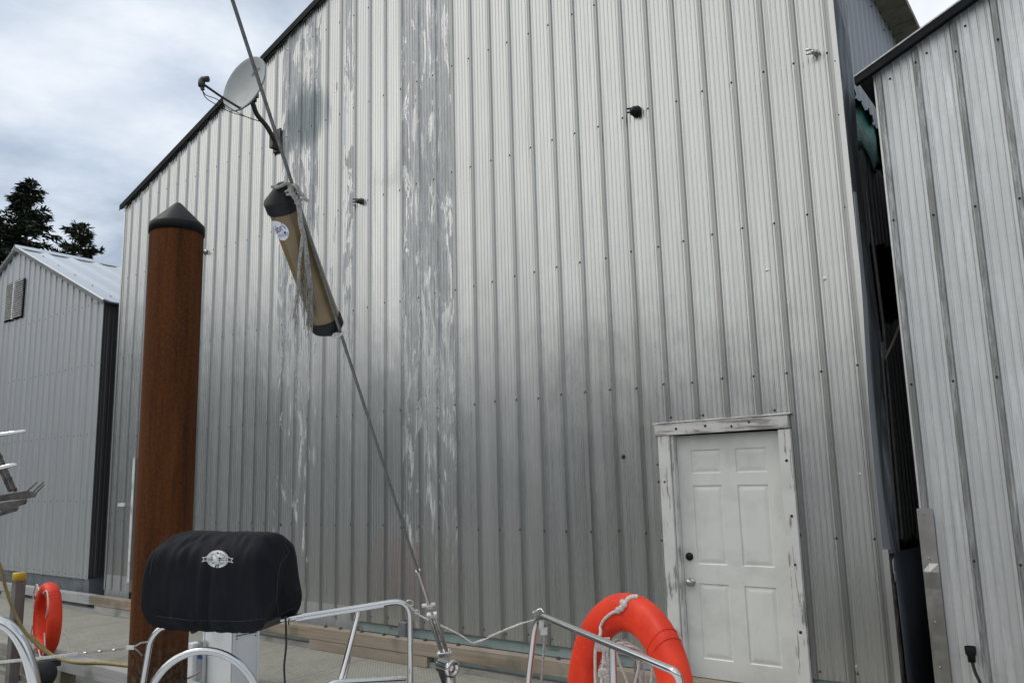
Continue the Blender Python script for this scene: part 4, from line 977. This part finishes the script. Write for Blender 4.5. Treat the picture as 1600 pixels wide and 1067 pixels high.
# oval sticker wrapped on the tube
def wrap(u, v, off=.0006):       # u around (m), v along axis
    a = u/RR; base = -math.pi/2 if fx.dot(fw) > 0 else math.pi/2
    fr_ = -fx if fx.dot(fw) > 0 else fx
    return T0+ax*v+(sx*math.sin(a)+fr_*math.cos(a))*(RR+off)
g = MB(); n = 28; rings = []
for q in (0, .4, .75, 1):
    rings.append([wrap(-.026+.033*q*math.cos(2*math.pi*k/n), .058+.033*q*math.sin(2*math.pi*k/n)) for k in range(n)])
vs = [p for r_ in rings for p in r_]; g.add(vs, [(i*n+k, i*n+(k+1) % n, (i+1)*n+(k+1) % n, (i+1)*n+k) for i in range(3) for k in range(n)])
stk = build('sticker', g, M['sticker'], rr)
tm = text_mb('obri', .032, (0, 0, 0), (1, 0, 0), (0, 1, 0), 0); cs, sn = math.cos(.36), math.sin(.36)
g = MB(); vs = []
for v in tm.v:
    x, y = v.x*cs-v.y*sn, v.x*sn+v.y*cs
    vs.append(wrap(-.024+x*.95, .052-y, .0014))
g.add(vs, tm.f)
for q in range(5):
    for k in range(3):
        cu, cv = -.034+q*.008, .070+.0035*k-.003*q*.3
        g.add([wrap(cu, cv, .0014), wrap(cu+.005, cv, .0014), wrap(cu+.005, cv+.0015, .0014), wrap(cu, cv+.0015, .0014)], [(0, 1, 2, 3)])
g.add([wrap(-.010, .062, .0015), wrap(-.003, .060, .0015), wrap(-.002, .067, .0015), wrap(-.009, .069, .0015)], [(0, 1, 2, 3)])
build('sticker_print', g, M['blue'], stk)
# lashings and hanging rope tails
g = MB()
for k in range(4):
    c = along(292+k*7)+fw*-.0; g.tube([c+(sideb*math.cos(a)+fb*math.sin(a))*.012+dirb*.003*math.sin(2*a) for a in [q*2*math.pi/12 for q in range(12)]], .0045, 7, 0, False, True)
g.tube(smooth_path([along(289), at(447, 287, 2.34), at(436, 292, 2.34), at(424, 292, 2.34)], 5), .005, 7)
g.tube(smooth_path([along(290), at(462, 290, 2.3), at(472, 305, 2.3), at(481, 315, 2.3)], 5), .005, 7)
g.tube(smooth_path([along(290), at(455, 300, 2.33), at(466, 318, 2.33), at(470, 350, 2.35), at(474, 366, 2.37)], 5), .0075, 8)
g.tube(smooth_path([at(446, 300, 2.34), at(452, 297, 2.33), at(455, 303, 2.33), at(448, 304, 2.34)], 4), .004, 6)
g2 = MB(); g2.tube(smooth_path([along(522), at(524, 522, 2.58), at(521, 526, 2.58), at(530, 524, 2.58), at(537, 519, 2.58)], 4), .0048, 7)
tag(build('lashing', g2, M['ropew'], origin=tuple(along(522))), 'short white cord loop tying the lower reflector cap to the backstay', 'rope')
ty = tag(build('lashing', g, M['ropeg'], origin=tuple(along(300))), 'grey rope lashing knotted round the backstay at the reflector top', 'rope')
g = MB(); r = random.Random(5)
tails = [[(474, 362), (471, 385), (468, 410), (466, 440), (464, 465), (461, 480), (458, 497)], [(474, 366), (477, 390), (479, 420), (483, 440), (485, 460), (482, 480), (479, 510)], [(475, 366), (480, 400), (484, 430), (487, 452), (485, 470), (483, 495), (481, 515)], [(468, 440), (472, 462), (476, 488), (475, 515)], [(466, 440), (470, 455), (474, 475), (473, 495)]]
for i, tl in enumerate(tails):
    n_ = len(tl); P = smooth_path([at(x, y, 2.375+.006*i+(y-360)*.0010) for k, (x, y) in enumerate(tl)], 5); g.tube(P, [max(.0016, (.0065 if i < 3 else .0035)*(1-.6*k/len(P))) for k in range(len(P))], 6)
for i in range(46):
    s_ = r.choice(tails[:3]); k = r.randrange(2, len(s_)-1); x, y = s_[k]; x += r.uniform(-2, 2); ln = r.uniform(18, 60); y1 = min(y+ln, 528)
    tt_ = 2.37+(y-360)*.0010; P = smooth_path([at(x, y, tt_), at(x+r.uniform(-3, 3), (y+y1)/2, tt_+.03), at(x+r.uniform(-7, 5), y1, tt_+.06)], 4); g.tube(P, .0009, 4, 0, False)
tag(build('frayed_rope', g, M['ropeg'], origin=tuple(at(474, 366, 2.42))), 'frayed grey rope tails hanging in front of the amber reflector tube', 'rope')

# ------------------------------------------------------------------ covered grill
gr = thing('covered_grill', at(345, 975, 3.35), 'barrel shaped grill under a black fabric cover on the left stern rail', 'grill')
Lc = at(243, 905, 3.42); Rc = at(450, 912, 3.30); ga = (Rc-Lc); GL = ga.length; ga.normalize(); gz = Vector((0, 0, 1)); gz = (gz-ga*ga.dot(gz)).normalized(); gf = ga.cross(gz)   # front toward camera
if gf.dot(fw) > 0: gf = -gf
cv = MB(); NS = 46; NP = 56; vs = []
for i in range(NS+1):
    u = -1+2*i/NS; su = u
    e = (1-min(1, abs(u))**18)
    for k in range(NP):
        th = 2*math.pi*k/NP; c_, s_ = math.cos(th), math.sin(th)
        # section: broad low belly, rounded flat top set back
        hy = (.205 if s_ > 0 else .185)*math.copysign(abs(s_)**.50, s_)
        wx = .185*math.copysign(abs(c_)**.66, c_)*(1.0-.30*max(0, s_)**1.5)
        shr = (.80+.20*e**.5) if e > 0 else .80
        endin = .88+.12*min(1, max(0, 1-s_)*.9)
        ln = GL*.5*(1.10-.27*max(0, math.copysign(abs(s_)**.62, s_)+.1)**1.4-.10*max(0, -s_)**3)
        hr = max(-1, min(1, hy/.19))
        def lut(tb_, h_):
            for (a, va), (b, vb_) in zip(tb_, tb_[1:]):
                if a >= h_ >= b: return va+(vb_-va)*(h_-a)/(b-a)
            return tb_[-1][1]
        x = .012+u*.00230*(lut(((1, 92), (.75, 108), (.1, 116), (-.5, 113), (-1, 92)), hr) if u < 0 else lut(((1, 104), (.8, 110), (.2, 112), (-.4, 124), (-.85, 117), (-1, 88)), hr))
        fold = .030*noise.noise((u*5.5, c_*1.2, s_*1.3))*(1+max(0, -s_))+.014*math.sin(u*17+2*s_+2*noise.noise((u*3, 0, 0)))*max(0, -s_+.2)+.004*noise.noise((u*22, c_*3, s_*3))
        wx += .0; p = (Lc+Rc)/2+ga*x+gf*((wx+math.copysign(fold, c_))*shr)+gz*(hy*(1 if s_ < 0 else (.93+.07*e))*(1-.10*(1-e))+.004*noise.noise((u*9, c_*2, 7)))
        vs.append(p)
for q in (0, 1):
    base = [v for v in (vs[:NP] if q == 0 else vs[-NP:])]
    cen = sum(base, Vector())/NP
cv.add(vs, [(i*NP+k, i*NP+(k+1) % NP, (i+1)*NP+(k+1) % NP, (i+1)*NP+k) for i in range(NS) for k in range(NP)], 0, True)
for q, sgn in ((0, -1), (NS, 1)):
    b = [vs[q*NP+k] for k in range(NP)]; cen = sum(b, Vector())/NP
    mid = [cen+(p-cen)*.6+ga*sgn*.014 for p in b]
    cv.add(b+mid+[cen+ga*sgn*.016], [(k, (k+1) % NP, NP+(k+1) % NP, NP+k) for k in range(NP)]+[(NP+k, NP+(k+1) % NP, 2*NP) for k in range(NP)], 0, True)
cvo = build('fabric_cover', cv, M['cover'], gr)
tree = BVHTree.FromPolygons([v for v in cv.v], cv.f)
def onto(p, off=.0018):
    d = (Vector(p)-CAMP).normalized(); h = tree.ray_cast(CAMP, d)
    return (h[0]-d*off) if h[0] is not None else Vector(p)
def drape_line(pxs, r=.0016, n=14):
    out_ = []
    for (x0_, y0_), (x1_, y1_) in zip(pxs, pxs[1:]):
        for k in range(n): out_.append(onto(at(x0_+(x1_-x0_)*k/n, y0_+(y1_-y0_)*k/n, 3.3), .001))
    return out_
g = MB()
for ln in ([(262, 834), (250, 850), (238, 875), (234, 900)], [(444, 848), (452, 862), (438, 880), (434, 905), (432, 935), (436, 962)], [(245, 962), (300, 969), (380, 970), (430, 964), (462, 948)]):
    P = drape_line(ln); P = [p for i, p in enumerate(P) if i == 0 or (p-P[i-1]).length < .08]
    g.tube(P, .0011, 5)
build_split('stitching', g, mat_simple('grey_thread', (.05, .05, .055), .8), cvo)
# emblem: disc with star ring and a ribbon banner
g = MB(); dk = MB()
ec = (340, 873)
def E(x, y, off=.0018): return onto(at(ec[0]+x+.06*y, ec[1]-y+.035*x, 3.3), off)
n = 40; vs = []
for q in (0, 5.5, 10.2): vs += [E(q*1.03*math.cos(2*math.pi*k/n)*1.4 if q < 11 else 0, q*math.sin(2*math.pi*k/n)*1.25) for k in range(n)]
g.add(vs, [(i*n+k, i*n+(k+1) % n, (i+1)*n+(k+1) % n, (i+1)*n+k) for i in range(2) for k in range(n)])
vs = []
for q in (11.2, 12.2): vs += [E(q*1.4*math.cos(2*math.pi*k/n)*1.0, q*math.sin(2*math.pi*k/n)*1.12) for k in range(n)]
g.add(vs, [(k, (k+1) % n, n+(k+1) % n, n+k) for k in range(n)])
def quad(mb, x0_, y0_, x1_, y1_, off, sh=0):
    if x1_-x0_ > 3:
        k_ = int((x1_-x0_)/2)+1
        for i in range(k_): quad(mb, x0_+(x1_-x0_)*i/k_, y0_, x0_+(x1_-x0_)*(i+1)/k_, y1_, off)
        return
    mb.add([E(x0_, y0_, off), E(x1_, y0_, off), E(x1_+sh, y1_, off), E(x0_+sh, y1_, off)], [(0, 1, 2, 3)])
quad(dk, -18.5, -3.2, 18.5, 3.4, .0026)
for a, b in ((-18.5, 18.5),): quad(g, a, 2.6, b, 3.6, .0034); quad(g, a, -3.4, b, -2.4, .0034)
for sx_ in (-1, 1):
    g.add([E(sx_*17, -3.5, .0026), E(sx_*24, -5.2, .0026), E(sx_*24, -4.3, .0026), E(sx_*17, -2.6, .0026)], [(0, 1, 2, 3)])
    g.add([E(sx_*18, 1.2, .0026), E(sx_*23.5, 1.0, .0026), E(sx_*23.5, 2.0, .0026), E(sx_*18, 2.2, .0026)], [(0, 1, 2, 3)])
    g.add([E(sx_*24, -5.2, .0026), E(sx_*20.5, -1.6, .0026), E(sx_*21.5, -1.6, .0026), E(sx_*25, -5.2, .0026)], [(0, 1, 2, 3)])
    g.add([E(sx_*23.5, 2, .0026), E(sx_*20.5, -1.6, .0026), E(sx_*21.5, -1.6, .0026), E(sx_*24.5, 2, .0026)], [(0, 1, 2, 3)])
r = random.Random(4); x = -17
while x < 16.5:                     # cramped capital strokes of the banner
    w_ = r.uniform(1.0, 1.5)
    if abs(x-3) > 1:
        quad(g, x, -1.8, x+.45, 2.0, .0036); quad(g, x+.45, r.choice((1.4, -1.8, .0)), x+w_, r.choice((1.4, -1.8, .0))+.5, .0036)
        if r.random() < .6: quad(g, x+w_-.35, -1.8, x+w_, 2.0, .0036)
    x += w_+.55
for k in range(7):
    a = R_(28+124*k/6); x, y = 11.8*math.cos(a), 8.9*math.sin(a); dk.add([E(x+1.2*math.cos(q*math.pi*.4+1.57)*(1 if q % 2 == 0 else 1), y+1.1*math.sin(q*math.pi*.4+1.57), .003) for q in range(5)], [(0, 1, 2, 3, 4)])
for k in range(11):
    a = R_(208+124*k/10); x, y = 11.6*math.cos(a), 8.8*math.sin(a)
    if k in (2, 8): dk.add([E(x+1.2*math.cos(q*math.pi*.4+1.57), y+1.1*math.sin(q*math.pi*.4+1.57), .003) for q in range(5)], [(0, 1, 2, 3, 4)])
    else: quad(dk, x-.5, y-.9, x+.1, y+.9, .003); quad(dk, x+.3, y-.2, x+.8, y+.3, .003)
for k in range(6): quad(dk, -6+k*2.1, -6.5, -5.2+k*2.1, -4.6, .003)
em = build('emblem', g, M['emblem'], cvo); build('emblem_ground', dk, M['cover'], em)
g = MB(); g.tube([at(300, 973, 3.42), at(305, 985, 3.4)], .02, 10); g.obox(at(345, 967, 3.36), ga*.25, gf*.12, gz*.015, .005); build('mount', g, M['pole'], gr)
g = MB(); g.tube(smooth_path([at(446, 962, 3.3), at(447, 985, 3.3), at(447, 1010, 3.3), at(444, 1040, 3.3), at(445, 1067, 3.3), at(446, 1130, 3.3)], 5), .0042, 8); g.obox(at(451, 973, 3.3), RT*.002, UP*.008, fw*.003)
build('hanging_cord', g, M['cord'], gr)

# ------------------------------------------------------------------ lifebuoy on our rail with coiled line
bc2 = at(977, 1097, 2.98); VB = ray(977, 1097).normalized(); rb_ = (RT-VB*RT.dot(VB)).normalized(); ub_ = rb_.cross(VB)
nv = (-VB*.55-rb_*.83).normalized()
upv = (ub_*.93-rb_*.40).normalized()
bo2 = lifebuoy('lifebuoy', bc2, nv, upv, .320, .077, 'large orange lifebuoy behind the right stern rail, nearest the white door', [5.55, 1.2, 3.2, 3.9], sq=.62)
def ring_pt(px, py, off=.004):
    d = ray(px, py); me = bo2[0].children[0].data
    return at(px, py, 3.5)
bt = None
_ring = bo2[0].children[0].data; _bv = BVHTree.FromPolygons([v.co+bc2 for v in _ring.vertices], [tuple(p.vertices) for p in _ring.polygons])
def onring(px, py, off):
    d = ray(px, py); L = d.length; h = _bv.ray_cast(CAMP, d.normalized()); return (h[0]-d.normalized()*off) if h[0] is not None else at(px, py, 3.4)
g = MB()
P = [onring(x, y, .006) for x, y in ((997, 932), (985, 933), (978, 940), (973, 950))]; g.tube(smooth_path(P, 4), .009, 8)
for x, y in ((976, 944), (971, 950), (966, 953), (973, 941)): q = onring(x, y, .010); g.lathe([(.0, -.012), (.010, -.008), (.014, 0), (.010, .008), (0, .012)], q, tuple(RT+UP*.4), 10)
P = [onring(x, y, .006) for x, y in ((966, 954), (955, 958), (944, 968), (938, 980))]; g.tube(smooth_path(P, 4), .0065, 8)
g.tube(smooth_path([P[-1], at(938, 990, 2.92), at(931, 1010, 2.92), at(930, 1040, 2.92), at(931, 1080, 2.92)], 5), .006, 8)
build_split('becket_line', g, M['ropew'], bo2[0])
coil = thing('rope_coil', at(960, 1040, 2.95), 'bundle of dirty white rope coiled inside the large orange lifebuoy', 'rope')
r = random.Random(9)
for i in range(7):
    g = MB(); ox = r.uniform(-5, 5); wd = r.uniform(24, 44); x0_ = 950+ox; pts = []
    for k in range(22):
        a = 2*math.pi*k/22; pts.append(at(x0_+24+wd*.75*math.cos(a)+2*math.sin(3*a+i), 1072+r.uniform(-1, 1)-(72+r.uniform(-6, 2))*math.sin(a)*(1 if math.sin(a) > 0 else .6)+3*math.cos(2*a+i), 3.0+.03*math.cos(a+i)))
    g.tube(pts, .0058, 7, 0, False, True); build('rope_loop', g, M['ropew'] if i % 2 else M['ropeg'], coil)
g = MB()
for pts_ in ([(1000, 1020), (997, 1045), (990, 1075)], [(1012, 1015), (1019, 1040), (1016, 1078)], [(975, 1008), (995, 1012), (1010, 1026), (1024, 1055)], [(963, 1020), (970, 1040), (979, 1062), (985, 1085)]):
    g.tube(smooth_path([at(x, y, 2.93) for x, y in pts_], 6), .005, 7)
build_split('loose_strand', g, M['ropew'], coil)
g = MB()
for x0_ in (941, 946, 951):
    g.tube(smooth_path([at(x0_, 996, 2.90), at(x0_+r.uniform(-3, 3), 1020, 2.90), at(x0_+r.uniform(-4, 4), 1045, 2.90), at(x0_-2, 1080, 2.90)], 5), .0055, 7)
for (x, y) in ((947, 1051), (944, 1010)):
    for q in (-1, 0, 1): g.tube([at(x-4+8*math.sin(a)*.9, y+q*3+3*math.cos(a), 2.88) for a in [k*2*math.pi/10 for k in range(10)]], .0045, 6, 0, False, True)
build('rope_hitch', g, M['ropew'], coil)

# ------------------------------------------------------------------ satellite dish
mnt = Vector((-8.76, FY-.03, 6.62))
sdsh = thing('satellite_dish', mnt, 'grey satellite dish on a bent dark arm bolted to the big boathouse wall', 'satellite dish')
T = 9.0; VD = ray(381, 131).normalized(); rp = (RT-VD*RT.dot(VD)).normalized(); uq = rp.cross(VD); dc = at(381, 131, T); nd = (-VD*.55+(-rp*.80+uq*.60)*.83).normalized()
vd = (at(374, 172, T)-at(404, 92, T)); 
maj = (at(407, 92, T)-at(357, 167, T)).normalized(); maj = (maj-nd*maj.dot(nd)).normalized(); mnr = nd.cross(maj)
g = MB(); n = 44; vs = []; RA, RB = .335, .29
for i in range(9):
    q = i/8
    for k in range(n):
        a = 2*math.pi*k/n; vs.append(dc+maj*RA*q*math.cos(a)+mnr*RB*q*math.sin(a)+nd*(.055*(q*q-1)))
for off, q in ((.0, 1.02), (-.018, 1.02), (-.018, .99)):
    for k in range(n): a = 2*math.pi*k/n; vs.append(dc+maj*RA*q*math.cos(a)+mnr*RB*q*math.sin(a)+nd*off)
for i in range(6):
    q = .99-.165*i-.16*(i == 5)*0
    for k in range(n): a = 2*math.pi*k/n; vs.append(dc+maj*RA*max(q, .01)*math.cos(a)+mnr*RB*max(q, .01)*math.sin(a)+nd*(.055*(q*q-1)-.02))
g.add(vs, [(i*n+k, i*n+(k+1) % n, (i+1)*n+(k+1) % n, (i+1)*n+k) for i in range(17) for k in range(n)], 0, True)
dho = build('reflector', g, M['dishm'], sdsh)
gb = at(399, 112, T); ux = (at(407, 104, T)-at(383, 117, T)).normalized()
ux = (ux-nd*ux.dot(nd)).normalized(); uy = nd.cross(ux)
tm = text_mb('dish', .085, gb+nd*.0, ux, uy, -.005)
tv = BVHTree.FromPolygons([v.co+wloc(sdsh) for v in dho.data.vertices], [tuple(p.vertices) for p in dho.data.polygons])
tm2 = MB(); vv = []
for v in tm.v:
    d = (v-CAMP).normalized(); h = tv.ray_cast(CAMP, d); vv.append(h[0]-d*.006 if h[0] is not None else v)
tm2.add(vv, tm.f)
build('dish_logo', tm2, M['pole'], dho)
g = MB(); lnb = at(316, 128, 8.6); ab = at(376, 170, 8.93)
g.tube([ab, at(345, 151, 8.78), lnb+Vector((0, 0, -.02))], .013, 10); g.tube([ab, at(392, 160, 9.05)], .018, 10); build('feed_arm', g, M['pole'], sdsh)
g = MB(); g.lathe([(.0, -.055), (.035, -.055), (.038, -.02), (.032, .03), (.0, .04)], at(315, 128, 8.6), tuple(UP), 16); g.lathe([(.0, -.06), (.028, -.05), (.033, .01), (.03, .03), (0, .03)], at(322, 124, 8.6), tuple(RT), 16)
g.tube([at(314, 131, 8.6), at(317, 141, 8.6)], .022, 10); build('receiver', g, M['pole'], sdsh)
g = MB(); g.tube(smooth_path([at(392, 150, 9.12), at(396, 165, 9.16), at(402, 180, 9.24), at(418, 200, 9.42), at(433, 228, 9.62)], 6), .028, 12)
g.lathe([(.05, -.05), (.055, .02), (.04, .05)], at(394, 152, 9.12), tuple(UP), 14); g.obox(at(393, 148, 9.1), RT*.07, UP*.03, fw*.05, .008); build('mast', g, M['pole'], sdsh)
g = MB(); g.box(mnt.x-.09, mnt.x+.07, FY-.045, FY-.02, 6.45, 6.78, 0, .004); g.obox(mnt+Vector((0, -.06, -.05)), (.035, 0, 0), (0, .05, 0), (0, 0, .09), .004); build('wall_bracket', g, M['pole'], sdsh)
g = MB()
for dz_, sag in ((0, 0), (.0, 9)):
    g.tube(smooth_path([at(316, 141, 8.6), at(322, 149+sag*.5, 8.65), at(340, 156+sag, 8.8), at(360, 170+sag*.6, 8.95), at(385, 183, 9.15), at(406, 190, 9.3)], 5), .005, 6)
build('coax_cable', g, M['cord'], sdsh)
